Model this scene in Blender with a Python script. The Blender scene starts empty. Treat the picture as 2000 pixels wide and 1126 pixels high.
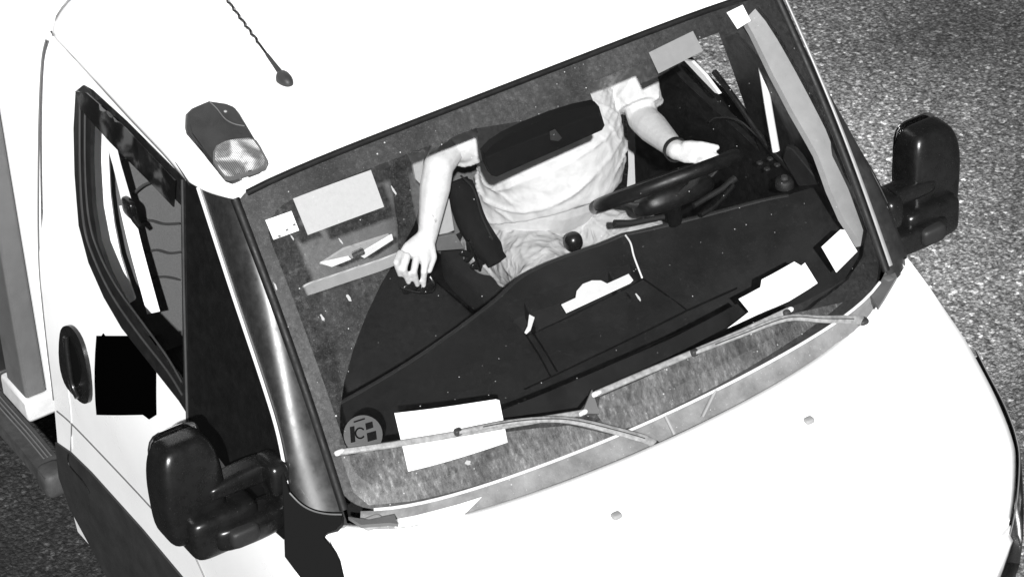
import bpy, bmesh, math, random
from mathutils import Vector, Matrix, noise
from mathutils.geometry import delaunay_2d_cdt
random.seed(7)
scene = bpy.context.scene
col = scene.collection
# ------------------------------------------------------------------ camera (roadside gantry, long lens)
CAM = Vector((4.68091, -3.67917, 6.44581))
RGT = Vector((0.54337126, 0.83795055, -0.05085815))
DWN = Vector((0.46272565, -0.34950255, -0.81469807))
FWD = Vector((-0.70045175, 0.41915014, -0.57765085))
FPX = 6395.385
cd = bpy.data.cameras.new('camera')
cam = bpy.data.objects.new('camera', cd)
col.objects.link(cam)
cd.sensor_width = 36; cd.lens = 36 * FPX / 2000; cd.clip_end = 500; cd.clip_start = .1
B = -FWD; U = -DWN
cam.matrix_world = Matrix(((RGT.x, U.x, B.x, CAM.x), (RGT.y, U.y, B.y, CAM.y), (RGT.z, U.z, B.z, CAM.z), (0, 0, 0, 1)))
scene.camera = cam
# ------------------------------------------------------------------ sky and sun (sun stands almost behind the camera)
SD = (-FWD + RGT * .015 - U * .005).normalized()
w = bpy.data.worlds.new("World"); scene.world = w; w.use_nodes = True
nt = w.node_tree; bg = nt.nodes['Background']
sky = nt.nodes.new('ShaderNodeTexSky'); sky.sky_type = 'NISHITA'; sky.sun_disc = False
sky.sun_elevation = math.asin(SD.z); sky.sun_rotation = math.atan2(SD.x, SD.y)
bw = nt.nodes.new('ShaderNodeRGBToBW')
nt.links.new(sky.outputs[0], bw.inputs[0]); nt.links.new(bw.outputs[0], bg.inputs[0])
bg.inputs[1].default_value = .02
sl = bpy.data.lights.new('sun', 'SUN'); sl.energy = 5; sl.angle = math.radians(.6)
sun = bpy.data.objects.new('sun', sl); col.objects.link(sun)
sun.rotation_euler = (-SD).to_track_quat('-Z', 'Y').to_euler()
scene.view_settings.view_transform = 'Standard'; scene.view_settings.look = 'None'
scene.view_settings.exposure = 0.68; scene.view_settings.gamma = 1

# ------------------------------------------------------------------ geometry helpers
def proj(p):
    d = p - CAM; z = d.dot(FWD)
    return 1000 + FPX * d.dot(RGT) / z, 563 + FPX * d.dot(DWN) / z
def ray(u, v):
    return (RGT * ((u - 1000) / FPX) + DWN * ((v - 563) / FPX) + FWD)
def X(u, v, x):
    r = ray(u, v); return CAM + r * ((x - CAM.x) / r.x)
def Y(u, v, y):
    r = ray(u, v); return CAM + r * ((y - CAM.y) / r.y)
def Z(u, v, z):
    r = ray(u, v); return CAM + r * ((z - CAM.z) / r.z)
def interp(tab, v):
    if v <= tab[0][0]: return tab[0][1]
    for (a, p), (b, q) in zip(tab, tab[1:]):
        if v <= b:
            s = (v - a) / (b - a)
            return p + (q - p) * s
    return tab[-1][1]
def cat(pts, n=6, closed=False):
    pts = [Vector(p) for p in pts]; out = []; m = len(pts)
    for i in range(m if closed else m - 1):
        g = lambda k: pts[k % m] if closed else pts[max(0, min(m - 1, k))]
        a, b, c, d = g(i - 1), g(i), g(i + 1), g(i + 2)
        for k in range(n):
            t = k / n
            out.append(.5 * ((2 * b) + (c - a) * t + (2 * a - 5 * b + 4 * c - d) * t * t + (3 * b - a - 3 * c + d) * t ** 3))
    if not closed: out.append(pts[-1])
    return out
class Surf:
    def __init__(s, f, ref, seeds): s.f = f; s.ref = Vector(ref); s.seeds = seeds
    def pt(s, a, b): return s.f(a, b)
    def nrm(s, a, b):
        h = 1e-3; n = (s.f(a + h, b) - s.f(a - h, b)).cross(s.f(a, b + h) - s.f(a, b - h)).normalized()
        return n if n.dot(s.ref) >= 0 else -n
    def inv(s, u, v):
        best = None
        for a, b in s.seeds:
            for it in range(25):
                p = proj(s.f(a, b)); e0 = p[0] - u; e1 = p[1] - v
                if abs(e0) + abs(e1) < .05: break
                h = 1e-4; pa = proj(s.f(a + h, b)); pb = proj(s.f(a, b + h))
                j00 = (pa[0] - p[0]) / h; j10 = (pa[1] - p[1]) / h; j01 = (pb[0] - p[0]) / h; j11 = (pb[1] - p[1]) / h
                D = j00 * j11 - j01 * j10
                if abs(D) < 1e-6: break
                da = (e0 * j11 - e1 * j01) / D; db = (e1 * j00 - e0 * j10) / D
                m = max(abs(da), abs(db)); k = min(1, .25 / m) if m > 0 else 1
                a -= da * k; b -= db * k
            p = proj(s.f(a, b)); e = abs(p[0] - u) + abs(p[1] - v)
            if best is None or e < best[0] - .5: best = (e, a, b)
            if e < .3: break
        return (best[1], best[2])
    def P(s, pts): return [s.inv(*p) for p in pts]
def inside(p, poly):
    x, y = p; c = False; j = len(poly) - 1
    for i in range(len(poly)):
        xi, yi = poly[i]; xj, yj = poly[j]
        if (yi > y) != (yj > y) and x < (xj - xi) * (y - yi) / (yj - yi) + xi: c = not c
        j = i
    return c
def link(name, me, mat=None, parent=None):
    o = bpy.data.objects.new(name, me); col.objects.link(o)
    if mat: me.materials.append(mat)
    if parent: o.parent = parent; o.matrix_parent_inverse = parent.matrix_basis.inverted()
    return o
def setp(o, **k):
    for a, b in k.items(): o[a] = b
    return o
def shade(me, ang=40):
    me.shade_smooth()
    try: me.set_sharp_from_angle(angle=math.radians(ang))
    except Exception: pass
def build(name, bm, mat, parent=None, smooth=True, ang=40, bevel=0, recalc=True):
    if recalc: bmesh.ops.recalc_face_normals(bm, faces=bm.faces)
    me = bpy.data.meshes.new(name); bm.to_mesh(me); bm.free()
    if smooth: shade(me, ang)
    o = link(name, me, mat, parent)
    if bevel:
        m = o.modifiers.new('bevel', 'BEVEL'); m.width = bevel; m.segments = 2; m.limit_method = 'ANGLE'; m.angle_limit = math.radians(40)
    return o
def dens(poly, step, sc=(1, 1)):
    out = []
    for i, p in enumerate(poly):
        q = poly[(i + 1) % len(poly)]
        L = math.hypot((q[0] - p[0]) * sc[0], (q[1] - p[1]) * sc[1]); n = max(1, int(L / step))
        out += [(p[0] + (q[0] - p[0]) * k / n, p[1] + (q[1] - p[1]) * k / n) for k in range(n)]
    return out
def patch(name, S, poly, mat, parent=None, holes=(), step=.04, off=0, thick=.004, sc=(1, 1), fn=None, ang=40):
    """thin shell on a parametric surface, cut to an outline"""
    loops = [dens(poly, step, sc)] + [dens(h, step, sc) for h in holes]
    vs = []; es = []
    for L in loops:
        b = len(vs); vs += [Vector(p) for p in L]; es += [(b + i, b + (i + 1) % len(L)) for i in range(len(L))]
    xs = [p[0] for p in loops[0]]; ys = [p[1] for p in loops[0]]
    sx, sy = step / sc[0], step / sc[1]
    x = min(xs) + sx / 2; r = 0
    while x < max(xs):
        y = min(ys) + sy * (.5 if r % 2 else .25)
        while y < max(ys):
            if inside((x, y), loops[0]) and not any(inside((x, y), h) for h in loops[1:]): vs.append(Vector((x, y)))
            y += sy
        x += sx; r += 1
    V, E_, F_, *_ = delaunay_2d_cdt(vs, es, [], 0, 1e-7)
    bm = bmesh.new(); top = []; bot = []
    for p in V:
        q = S.pt(p.x, p.y); n = S.nrm(p.x, p.y); o = off + (fn(p.x, p.y) if fn else 0)
        top.append(bm.verts.new(q + n * o)); bot.append(bm.verts.new(q + n * (o - thick)) if thick else None)
    cnt = {}
    for f in F_:
        c = ((V[f[0]].x + V[f[1]].x + V[f[2]].x) / 3, (V[f[0]].y + V[f[1]].y + V[f[2]].y) / 3)
        if not inside(c, loops[0]) or any(inside(c, h) for h in loops[1:]): continue
        n = (top[f[1]].co - top[f[0]].co).cross(top[f[2]].co - top[f[0]].co)
        if n.dot(S.nrm(*c)) < 0: f = (f[0], f[2], f[1])
        bm.faces.new([top[i] for i in f])
        if thick: bm.faces.new([bot[i] for i in reversed(f)])
        for i in range(3):
            a, b = f[i], f[(i + 1) % 3]
            if (b, a) in cnt: del cnt[(b, a)]
            else: cnt[(a, b)] = 1
    if thick:
        for a, b in cnt: bm.faces.new((top[b], top[a], bot[a], bot[b]))
    for v in [v for v in bm.verts if not v.link_faces]: bm.verts.remove(v)
    return build(name, bm, mat, parent, ang=ang, recalc=False)
def frame(t, up):
    t = t.normalized(); a = up - t * up.dot(t)
    if a.length < 1e-4: a = t.orthogonal()
    a.normalize(); return a, t.cross(a)
def add_tube(bm, pts, rad, seg=10, up=(0, 0, 1), cap=True):
    """rad: number, list of numbers or list of (ra, rb) ellipse radii (ra along up)"""
    pts = [Vector(p) for p in pts]; up = Vector(up); rings = []
    for i, p in enumerate(pts):
        t = pts[min(i + 1, len(pts) - 1)] - pts[max(i - 1, 0)]
        a, b = frame(t, up); r = rad[i] if isinstance(rad, (list, tuple)) and not isinstance(rad, float) else rad
        ra, rb = r if isinstance(r, tuple) else (r, r)
        rings.append([bm.verts.new(p + a * ra * math.cos(2 * math.pi * k / seg) + b * rb * math.sin(2 * math.pi * k / seg)) for k in range(seg)])
    for A, B_ in zip(rings, rings[1:]):
        for k in range(seg): bm.faces.new((A[k], A[(k + 1) % seg], B_[(k + 1) % seg], B_[k]))
    if cap: bm.faces.new(rings[0][::-1]); bm.faces.new(rings[-1])
def tube(name, pts, rad, mat, parent=None, seg=10, up=(0, 0, 1), ang=50):
    bm = bmesh.new(); add_tube(bm, pts, rad, seg, up); return build(name, bm, mat, parent, ang=ang)
def add_ribbon(bm, pts, wv, wd, th):
    """flat band through pts; wv(i) gives the sideways direction"""
    pts = [Vector(p) for p in pts]; R = []
    for i, p in enumerate(pts):
        t = (pts[min(i + 1, len(pts) - 1)] - pts[max(i - 1, 0)]).normalized()
        s = Vector(wv); s = (s - t * s.dot(t)).normalized(); n = t.cross(s); w_ = wd[i] if isinstance(wd, list) else wd
        R.append([bm.verts.new(p + s * w_ / 2 + n * th / 2), bm.verts.new(p - s * w_ / 2 + n * th / 2), bm.verts.new(p - s * w_ / 2 - n * th / 2), bm.verts.new(p + s * w_ / 2 - n * th / 2)])
    for A, C_ in zip(R, R[1:]):
        for k in range(4): bm.faces.new((A[k], A[(k + 1) % 4], C_[(k + 1) % 4], C_[k]))
    bm.faces.new(R[0][::-1]); bm.faces.new(R[-1])
def ribbon(name, pts, wv, wd, th, mat, parent=None):
    bm = bmesh.new(); add_ribbon(bm, pts, wv, wd, th); return build(name, bm, mat, parent)
def add_super(bm, c, h, e=4, rot=None, fn=None, n=10):
    """rounded box: superellipsoid of half sizes h; fn warps the unit position"""
    c = Vector(c); start = len(bm.verts); tmp = bmesh.new()
    bmesh.ops.create_cube(tmp, size=2)
    bmesh.ops.subdivide_edges(tmp, edges=tmp.edges, cuts=n, use_grid_fill=True)
    mp = {}
    for v in tmp.verts:
        p = v.co.copy()
        p = Vector([math.copysign(math.sin(abs(q) * math.pi / 4) / math.sin(math.pi / 4), q) for q in p])
        k = (abs(p.x) ** e + abs(p.y) ** e + abs(p.z) ** e) ** (-1 / e); p = p * k
        if fn: p = fn(p)
        p = Vector((p.x * h[0], p.y * h[1], p.z * h[2]))
        if rot: p = rot @ p
        mp[v.index] = bm.verts.new(c + p)
    tmp.verts.index_update()
    for f in tmp.faces: bm.faces.new([mp[v.index] for v in f.verts])
    tmp.free()
def superb(name, c, h, mat, parent=None, e=4, rot=None, fn=None, n=10, ang=60):
    bm = bmesh.new(); add_super(bm, c, h, e, rot, fn, n); return build(name, bm, mat, parent, ang=ang)
def add_prism(bm, poly, d):
    """poly: 3D outline, d: extrusion vector"""
    a = [bm.verts.new(Vector(p)) for p in poly]; b = [bm.verts.new(Vector(p) + d) for p in poly]; n = len(a)
    bm.faces.new(a); bm.faces.new(b[::-1])
    for i in range(n): bm.faces.new((a[(i + 1) % n], a[i], b[i], b[(i + 1) % n]))
def prism(name, poly, d, mat, parent=None, bevel=0):
    bm = bmesh.new(); add_prism(bm, poly, Vector(d)); return build(name, bm, mat, parent, smooth=bevel > 0, bevel=bevel)
def box_pts(c, h, rot=None):
    c = Vector(c); out = []
    for s in ((-1, -1), (1, -1), (1, 1), (-1, 1)): out.append(Vector((s[0] * h[0], s[1] * h[1], -h[2])))
    if rot: out = [rot @ p for p in out]
    return [c + p for p in out], (rot @ Vector((0, 0, 2 * h[2])) if rot else Vector((0, 0, 2 * h[2])))
def box(name, c, h, mat, parent=None, rot=None, bevel=.004):
    p, d = box_pts(c, h, rot); return prism(name, p, d, mat, parent, bevel)
def loft(bm, rows, closed=False):
    R = [[bm.verts.new(p) for p in r] for r in rows]
    for A, C_ in zip(R, R[1:]):
        for k in range(len(A) - (0 if closed else 1)):
            bm.faces.new((A[k], A[(k + 1) % len(A)], C_[(k + 1) % len(A)], C_[k]))
    return R

# ------------------------------------------------------------------ materials (the photograph is monochrome)
def nodes(name):
    m = bpy.data.materials.new(name); m.use_nodes = True; n = m.node_tree
    return m, n, n.nodes['Principled BSDF'], n.nodes['Material Output']
def N(n, t, **k):
    o = n.nodes.new(t)
    for a, b in k.items():
        if a in o.inputs: o.inputs[a].default_value = b
        else: setattr(o, a, b)
    return o
def ramp(n, src, stops):
    r = n.nodes.new('ShaderNodeValToRGB'); e = r.color_ramp.elements
    while len(e) < len(stops): e.new(.5)
    for i, (p, v) in enumerate(stops): e[i].position = p; e[i].color = (v, v, v, 1)
    n.links.new(src, r.inputs[0]); return r.outputs[0]
def mat(name, v, rough=.5, spec=.5, var=.0, vs=20, bump=0, bs=200, metal=0, coat=0, scr=0):
    m, n, b, out = nodes(name)
    b.inputs['Roughness'].default_value = rough; b.inputs['Specular IOR Level'].default_value = spec
    b.inputs['Metallic'].default_value = metal; b.inputs['Coat Weight'].default_value = coat
    b.inputs['Base Color'].default_value = (v, v, v, 1)
    tc = N(n, 'ShaderNodeTexCoord')
    if var:
        t = N(n, 'ShaderNodeTexNoise', Scale=vs, Detail=6, Roughness=.65); n.links.new(tc.outputs['Object'], t.inputs['Vector'])
        c = ramp(n, t.outputs['Fac'], [(.3, v * (1 - var)), (.7, min(1, v * (1 + var)))])
        if scr:
            t2 = N(n, 'ShaderNodeTexNoise', Scale=scr, Detail=3, Roughness=.8); n.links.new(tc.outputs['Object'], t2.inputs['Vector'])
            f = ramp(n, t2.outputs['Fac'], [(.66, 0), (.72, .5)])
            mx = N(n, 'ShaderNodeMix', data_type='RGBA'); n.links.new(f, mx.inputs[0]); n.links.new(c, mx.inputs[6])
            mx.inputs[7].default_value = (min(1, v * 6 + .08),) * 3 + (1,); c = mx.outputs[2]
        n.links.new(c, b.inputs['Base Color'])
        rr = ramp(n, t.outputs['Fac'], [(.3, max(.03, rough * .8)), (.7, min(1, rough * 1.25))]); n.links.new(rr, b.inputs['Roughness'])
    if bump:
        t = N(n, 'ShaderNodeTexNoise', Scale=bs, Detail=4); n.links.new(tc.outputs['Object'], t.inputs['Vector'])
        bp = N(n, 'ShaderNodeBump', Strength=bump, Distance=.002); n.links.new(t.outputs['Fac'], bp.inputs['Height']); n.links.new(bp.outputs[0], b.inputs['Normal'])
    return m
M = {}
M['paint'] = mat('white_paint', .86, .3, .5, .015, 6, coat=.3)
M['paint_dull'] = mat('dull_white_paint', .50, .5, .4, .14, 18)
M['pillar'] = mat('dark_pillar_film', .012, .44, 1.0, .35, 30, scr=260, coat=.6)
M['black'] = mat('black_plastic', .0035, .45, .4, .3, 30, .15, 500)
M['mirror_black'] = mat('moulded_black_plastic', .0065, .27, .5, .3, 25, .08, 900, scr=240)
M['rubber'] = mat('black_rubber', .005, .6, .35, .3, 40)
M['clad'] = mat('grey_lower_cladding', .022, .6, .3, .15, 12, .3, 300)
M['step'] = mat('worn_step_plastic', .045, .6, .3, .25, 20, .3, 200)
M['greymetal'] = mat('grey_aluminium', .10, .45, .5, .10, 14)
M['sideshade'] = mat('dark_side_panel', .02, .5, .4, .1, 14)
M['darkgrey'] = mat('dark_grey_plastic', .030, .55, .35, .2, 14, .2, 350)
M['dash'] = mat('dashboard_plastic', .0095, .55, .3, .16, 9, .35, 600, scr=190)
M['dash_light'] = mat('worn_dashboard_plastic', .019, .5, .3, .14, 9, .35, 600, scr=190)
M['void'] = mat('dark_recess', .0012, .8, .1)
M['seat'] = mat('seat_fabric', .013, .9, .15, .16, 40, .8, 900)
M['trim'] = mat('pale_interior_trim', .27, .7, .3, .10, 16, .2, 300)
M['trim_white'] = mat('white_interior_trim', .62, .6, .3, .05, 10)
M['belt'] = mat('seat_belt_webbing', .6, .8, .3, .1, 60)
M['paper'] = mat('white_paper', .74, .8, .2, .03, 30)
M['paper_grey'] = mat('grey_carton', .10, .7, .3, .12, 50)
M['card'] = mat('pale_grey_card', .33, .8, .2, .06, 90)
M['card_dark'] = mat('grey_card', .185, .8, .2, .06, 50)
M['ink'] = mat('grey_ink', .10, .8, .2)
M['sheet'] = mat('dark_sheet', .0045, .6, .2, .15, 10)
M['cowl'] = mat('dusty_cowl_plastic', .17, .6, .3, .35, 14, .3, 200, scr=120)
M['wiper'] = mat('worn_pale_wiper_metal', .24, .4, .5, .40, 60, .2, 300)
M['frit'] = mat('black_frit_band', .006, .6, .4, .5, 90, scr=170)
M['chrome'] = mat('bright_metal', .6, .15, .5, metal=1)
M['skin'] = mat('skin', .52, .5, .4, .09, 60, .35, 350)
M['shoe'] = mat('shoe', .02, .6)
M['hair'] = mat('dark_hair', .01, .7)
def cloth(name, v, wr=.5):
    m, n, b, out = nodes(name); b.inputs['Roughness'].default_value = .9; b.inputs['Specular IOR Level'].default_value = .15
    tc = N(n, 'ShaderNodeTexCoord')
    t = N(n, 'ShaderNodeTexNoise', Scale=26, Detail=5, Distortion=1.2); n.links.new(tc.outputs['Object'], t.inputs['Vector'])
    n.links.new(ramp(n, t.outputs['Fac'], [(.3, v * .88), (.7, v * 1.06)]), b.inputs['Base Color'])
    t2 = N(n, 'ShaderNodeTexNoise', Scale=18, Detail=2, Distortion=.8); n.links.new(tc.outputs['Object'], t2.inputs['Vector'])
    bp = N(n, 'ShaderNodeBump', Strength=wr, Distance=.02); n.links.new(t2.outputs['Fac'], bp.inputs['Height']); n.links.new(bp.outputs[0], b.inputs['Normal'])
    return m
M['shirt'] = cloth('cotton_shirt', .50, .18); M['shorts'] = cloth('twill_shorts', .36, .6)
# quilted upholstery: wavy stitched rows
def quilt():
    m, n, b, out = nodes('quilted_seat_fabric'); b.inputs['Roughness'].default_value = .9; b.inputs['Specular IOR Level'].default_value = .1
    tc = N(n, 'ShaderNodeTexCoord'); t = N(n, 'ShaderNodeTexNoise', Scale=500, Detail=2); n.links.new(tc.outputs['Object'], t.inputs['Vector'])
    n.links.new(ramp(n, t.outputs['Fac'], [(.3, .075), (.7, .12)]), b.inputs['Base Color'])
    return m
M['quilt'] = quilt()
# road: coarse chippings in dark binder
def road_mat():
    m, n, b, out = nodes('chipped_asphalt')
    tc = N(n, 'ShaderNodeTexCoord'); b.inputs['Roughness'].default_value = .75; b.inputs['Specular IOR Level'].default_value = .45
    ns = N(n, 'ShaderNodeTexNoise', Scale=60, Detail=3); n.links.new(tc.outputs['Object'], ns.inputs['Vector'])
    mp = N(n, 'ShaderNodeMix', data_type='RGBA'); mp.inputs[0].default_value = .022
    n.links.new(tc.outputs['Object'], mp.inputs[6]); n.links.new(ns.outputs['Color'], mp.inputs[7])
    v = N(n, 'ShaderNodeTexVoronoi', Scale=70); n.links.new(mp.outputs[2], v.inputs['Vector'])
    sp = N(n, 'ShaderNodeSeparateColor'); n.links.new(v.outputs['Color'], sp.inputs[0])
    stone = ramp(n, sp.outputs[0], [(0, .10), (.2, .17), (.6, .23), (.9, .32), (1, .60)])
    gap = ramp(n, v.outputs['Distance'], [(.35, 1), (.75, .55)])
    fine = N(n, 'ShaderNodeTexNoise', Scale=62, Detail=7, Roughness=.85); n.links.new(tc.outputs['Object'], fine.inputs['Vector'])
    ff = ramp(n, fine.outputs['Fac'], [(.38, .16), (.5, .95), (.63, 2.5)])
    big = N(n, 'ShaderNodeTexVoronoi', Scale=22); n.links.new(mp.outputs[2], big.inputs['Vector'])
    bb = ramp(n, big.outputs['Distance'], [(.07, .12), (.14, 1)])
    # flash beam fall-off painted into the asphalt tone, palest beside the van
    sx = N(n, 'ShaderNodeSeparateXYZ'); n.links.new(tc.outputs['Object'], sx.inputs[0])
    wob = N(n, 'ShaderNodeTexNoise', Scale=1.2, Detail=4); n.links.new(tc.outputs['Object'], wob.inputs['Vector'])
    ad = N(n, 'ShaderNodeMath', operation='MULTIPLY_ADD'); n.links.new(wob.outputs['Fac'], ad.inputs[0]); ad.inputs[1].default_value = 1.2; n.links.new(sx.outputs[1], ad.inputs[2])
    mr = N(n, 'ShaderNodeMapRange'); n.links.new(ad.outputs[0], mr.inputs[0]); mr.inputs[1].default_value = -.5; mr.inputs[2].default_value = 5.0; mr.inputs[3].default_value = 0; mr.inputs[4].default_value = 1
    beam_tone = ramp(n, mr.outputs[0], [(0, .07), (.3, .12), (.50, 1.0), (.62, 1.0), (.80, .30)])
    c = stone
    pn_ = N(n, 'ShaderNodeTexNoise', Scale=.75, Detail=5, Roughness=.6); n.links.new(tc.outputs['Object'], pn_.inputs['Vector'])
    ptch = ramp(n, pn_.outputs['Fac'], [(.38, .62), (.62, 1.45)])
    for k in (gap, ff, bb, beam_tone, ptch):
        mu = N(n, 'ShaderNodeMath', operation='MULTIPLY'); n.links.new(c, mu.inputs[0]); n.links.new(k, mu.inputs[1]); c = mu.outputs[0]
    n.links.new(c, b.inputs['Base Color'])
    bp = N(n, 'ShaderNodeBump', Strength=.9, Distance=.006); n.links.new(gap, bp.inputs['Height']); n.links.new(bp.outputs[0], b.inputs['Normal'])
    return m
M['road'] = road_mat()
# window glass: clear, shadow rays pass, faint reflection
def glass_mat(name, tint=.97, refl=.5):
    m, n, b, out = nodes(name); n.nodes.remove(b)
    t = N(n, 'ShaderNodeBsdfTransparent'); t.inputs[0].default_value = (tint,) * 3 + (1,)
    g = N(n, 'ShaderNodeBsdfGlossy', Roughness=.03); f = N(n, 'ShaderNodeFresnel', IOR=1.35)
    mu = N(n, 'ShaderNodeMath', operation='MULTIPLY'); n.links.new(f.outputs[0], mu.inputs[0]); mu.inputs[1].default_value = refl
    ge = N(n, 'ShaderNodeNewGeometry'); fb = N(n, 'ShaderNodeMath', operation='SUBTRACT'); fb.inputs[0].default_value = 1; n.links.new(ge.outputs['Backfacing'], fb.inputs[1])
    m2 = N(n, 'ShaderNodeMath', operation='MULTIPLY'); n.links.new(mu.outputs[0], m2.inputs[0]); n.links.new(fb.outputs[0], m2.inputs[1]); mu = m2
    mx = N(n, 'ShaderNodeMixShader'); n.links.new(mu.outputs[0], mx.inputs[0]); n.links.new(t.outputs[0], mx.inputs[1]); n.links.new(g.outputs[0], mx.inputs[2])
    n.links.new(mx.outputs[0], out.inputs[0]); return m
M['glass'] = glass_mat('window_glass')
# road film and fly specks: partly opaque dust
def dust_mat(name, lo, hi, speck, streak=False, fine=.20, side=0):
    m, n, b, out = nodes(name); b.inputs['Base Color'].default_value = (.55, .55, .55, 1); b.inputs['Roughness'].default_value = 1; b.inputs['Specular IOR Level'].default_value = 0
    tc = N(n, 'ShaderNodeTexCoord'); mp = N(n, 'ShaderNodeMapping'); n.links.new(tc.outputs['Object'], mp.inputs[0])
    if streak: mp.inputs['Scale'].default_value = (.45, 1, .45)
    t = N(n, 'ShaderNodeTexNoise', Scale=75 if streak else 60, Detail=8, Roughness=.82); n.links.new(mp.outputs[0], t.inputs['Vector'])
    film = ramp(n, t.outputs['Fac'], [(.38, lo), (.55, (lo + hi) / 2), (.68, hi * 1.5)])
    sm = N(n, 'ShaderNodeTexNoise', Scale=4.5, Detail=4, Distortion=1.0); n.links.new(tc.outputs['Object'], sm.inputs['Vector'])
    sr = ramp(n, sm.outputs['Fac'], [(.35, .55), (.65, 1.6)]); fm = N(n, 'ShaderNodeMath', operation='MULTIPLY'); n.links.new(film, fm.inputs[0]); n.links.new(sr, fm.inputs[1]); film = fm.outputs[0]
    v = N(n, 'ShaderNodeTexVoronoi', Scale=75, Randomness=1); n.links.new(tc.outputs['Object'], v.inputs['Vector'])
    sp = N(n, 'ShaderNodeSeparateColor'); n.links.new(v.outputs['Color'], sp.inputs[0])
    a = N(n, 'ShaderNodeMath', operation='POWER'); n.links.new(sp.outputs[0], a.inputs[0]); a.inputs[1].default_value = 7
    a3 = N(n, 'ShaderNodeMath', operation='MULTIPLY'); n.links.new(a.outputs[0], a3.inputs[0]); a3.inputs[1].default_value = speck
    lt = N(n, 'ShaderNodeMath', operation='LESS_THAN'); n.links.new(v.outputs['Distance'], lt.inputs[0]); n.links.new(a3.outputs[0], lt.inputs[1])
    v2 = N(n, 'ShaderNodeTexNoise', Scale=420, Detail=1); n.links.new(tc.outputs['Object'], v2.inputs['Vector'])
    s2 = ramp(n, v2.outputs['Fac'], [(.66, 0), (.74, fine)])
    l2 = N(n, 'ShaderNodeMath', operation='MULTIPLY'); n.links.new(lt.outputs[0], l2.inputs[0]); l2.inputs[1].default_value = .65
    mx1 = N(n, 'ShaderNodeMath', operation='MAXIMUM'); n.links.new(film, mx1.inputs[0]); n.links.new(l2.outputs[0], mx1.inputs[1])
    mx2 = N(n, 'ShaderNodeMath', operation='MAXIMUM'); n.links.new(mx1.outputs[0], mx2.inputs[0]); n.links.new(s2, mx2.inputs[1])
    fin = mx2.outputs[0]
    if side:        # the driver side has been wiped down: less film there
        so_ = N(n, 'ShaderNodeSeparateXYZ'); n.links.new(tc.outputs['Object'], so_.inputs[0])
        k_ = ramp(n, so_.outputs[1], [(.25, 1), (.62, side)]); mm = N(n, 'ShaderNodeMath', operation='MULTIPLY')
        n.links.new(fin, mm.inputs[0]); n.links.new(k_, mm.inputs[1]); fin = mm.outputs[0]
    n.links.new(fin, b.inputs['Alpha'])
    return m
M['dust'] = dust_mat('road_film', .020, .072, .17, side=.35); M['dust_low'] = dust_mat('streaky_road_film', .03, .24, .17, True)
M['dust_clean'] = dust_mat('wiped_glass_film', .002, .006, .10, fine=0)
# ribbed clear lens
def lens_mat():
    m, n, b, out = nodes('ribbed_lens'); b.inputs['Roughness'].default_value = .12
    b.inputs['Base Color'].default_value = (.5, .5, .5, 1); b.inputs['Coat Weight'].default_value = .6
    tc = N(n, 'ShaderNodeTexCoord'); wv = N(n, 'ShaderNodeTexWave', Scale=70, bands_direction='Y'); n.links.new(tc.outputs['Object'], wv.inputs[0])
    t = N(n, 'ShaderNodeTexNoise', Scale=20, Detail=2, Distortion=.5); n.links.new(tc.outputs['Object'], t.inputs[0])
    c = ramp(n, t.outputs['Fac'], [(.38, .16), (.5, .34), (.62, .85)])
    r = ramp(n, wv.outputs['Fac'], [(0, .35), (1, 1)]); mu = N(n, 'ShaderNodeMath', operation='MULTIPLY'); n.links.new(c, mu.inputs[0]); n.links.new(r, mu.inputs[1])
    n.links.new(mu.outputs[0], b.inputs['Base Color'])
    bp = N(n, 'ShaderNodeBump', Strength=.5, Distance=.003); n.links.new(wv.outputs['Fac'], bp.inputs['Height']); n.links.new(bp.outputs[0], b.inputs['Normal'])
    return m
M['lens'] = lens_mat()
def ribbed(name, v):
    m, n, b, out = nodes(name); b.inputs['Roughness'].default_value = .7
    tc = N(n, 'ShaderNodeTexCoord'); wv = N(n, 'ShaderNodeTexWave', Scale=38, bands_direction='Z'); n.links.new(tc.outputs['Object'], wv.inputs[0])
    n.links.new(ramp(n, wv.outputs['Fac'], [(0, v * .75), (1, v)]), b.inputs['Base Color'])
    return m
M['strap'] = ribbed('ribbed_webbing', .46)

# ------------------------------------------------------------------ ground
bm = bmesh.new(); bmesh.ops.create_grid(bm, x_segments=40, y_segments=40, size=200)
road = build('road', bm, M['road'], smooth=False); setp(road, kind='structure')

# ------------------------------------------------------------------ body surfaces of the van
def xb(y): y = abs(y) / .86; return -.83 - .035 * y * y - .075 * y ** 8
def zb(y): return 1.32 + .06 * (abs(y) / .86) ** 2
def glass_f(y, t):
    yy = y * (1.0 - .03 * t)
    b = Vector((xb(y), yy, zb(y))); tp = Vector((-1.390, yy, 2.06 - .02 * (abs(y) / .84) ** 6))
    return b.lerp(tp, t) + Vector((.70, 0, .7)) * (.035 * math.sin(math.pi * max(-.2, min(1.2, t))) * (1 - .35 * (y / .84) ** 2))
GL = Surf(glass_f, (.7, 0, .7), [(0, .5), (-.6, .5), (.6, .5), (.7, .1), (-.7, .9)])
PROF = [(.2, .97), (.4, .985), (.6, 1.0), (1.1, 1.0), (1.25, .985), (1.4, .955), (1.7, .893), (2.0, .825), (2.1, .80)]
def side_y(x, z):
    v = (interp(PROF, z - .05) + interp(PROF, z) + interp(PROF, z + .05)) / 3
    if x > -1.2: v -= .10 * ((x + 1.2) / .8) ** 2
    return v
SR = Surf(lambda x, z: Vector((x, -side_y(x, z), z)), (0, -1, 0), [(-1.9, 1.2), (-2.2, 1.8), (-1.2, 1.4), (-2.2, .6)])
SL = Surf(lambda x, z: Vector((x, side_y(x, z), z)), (0, 1, 0), [(-1.9, 1.2)])
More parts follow.
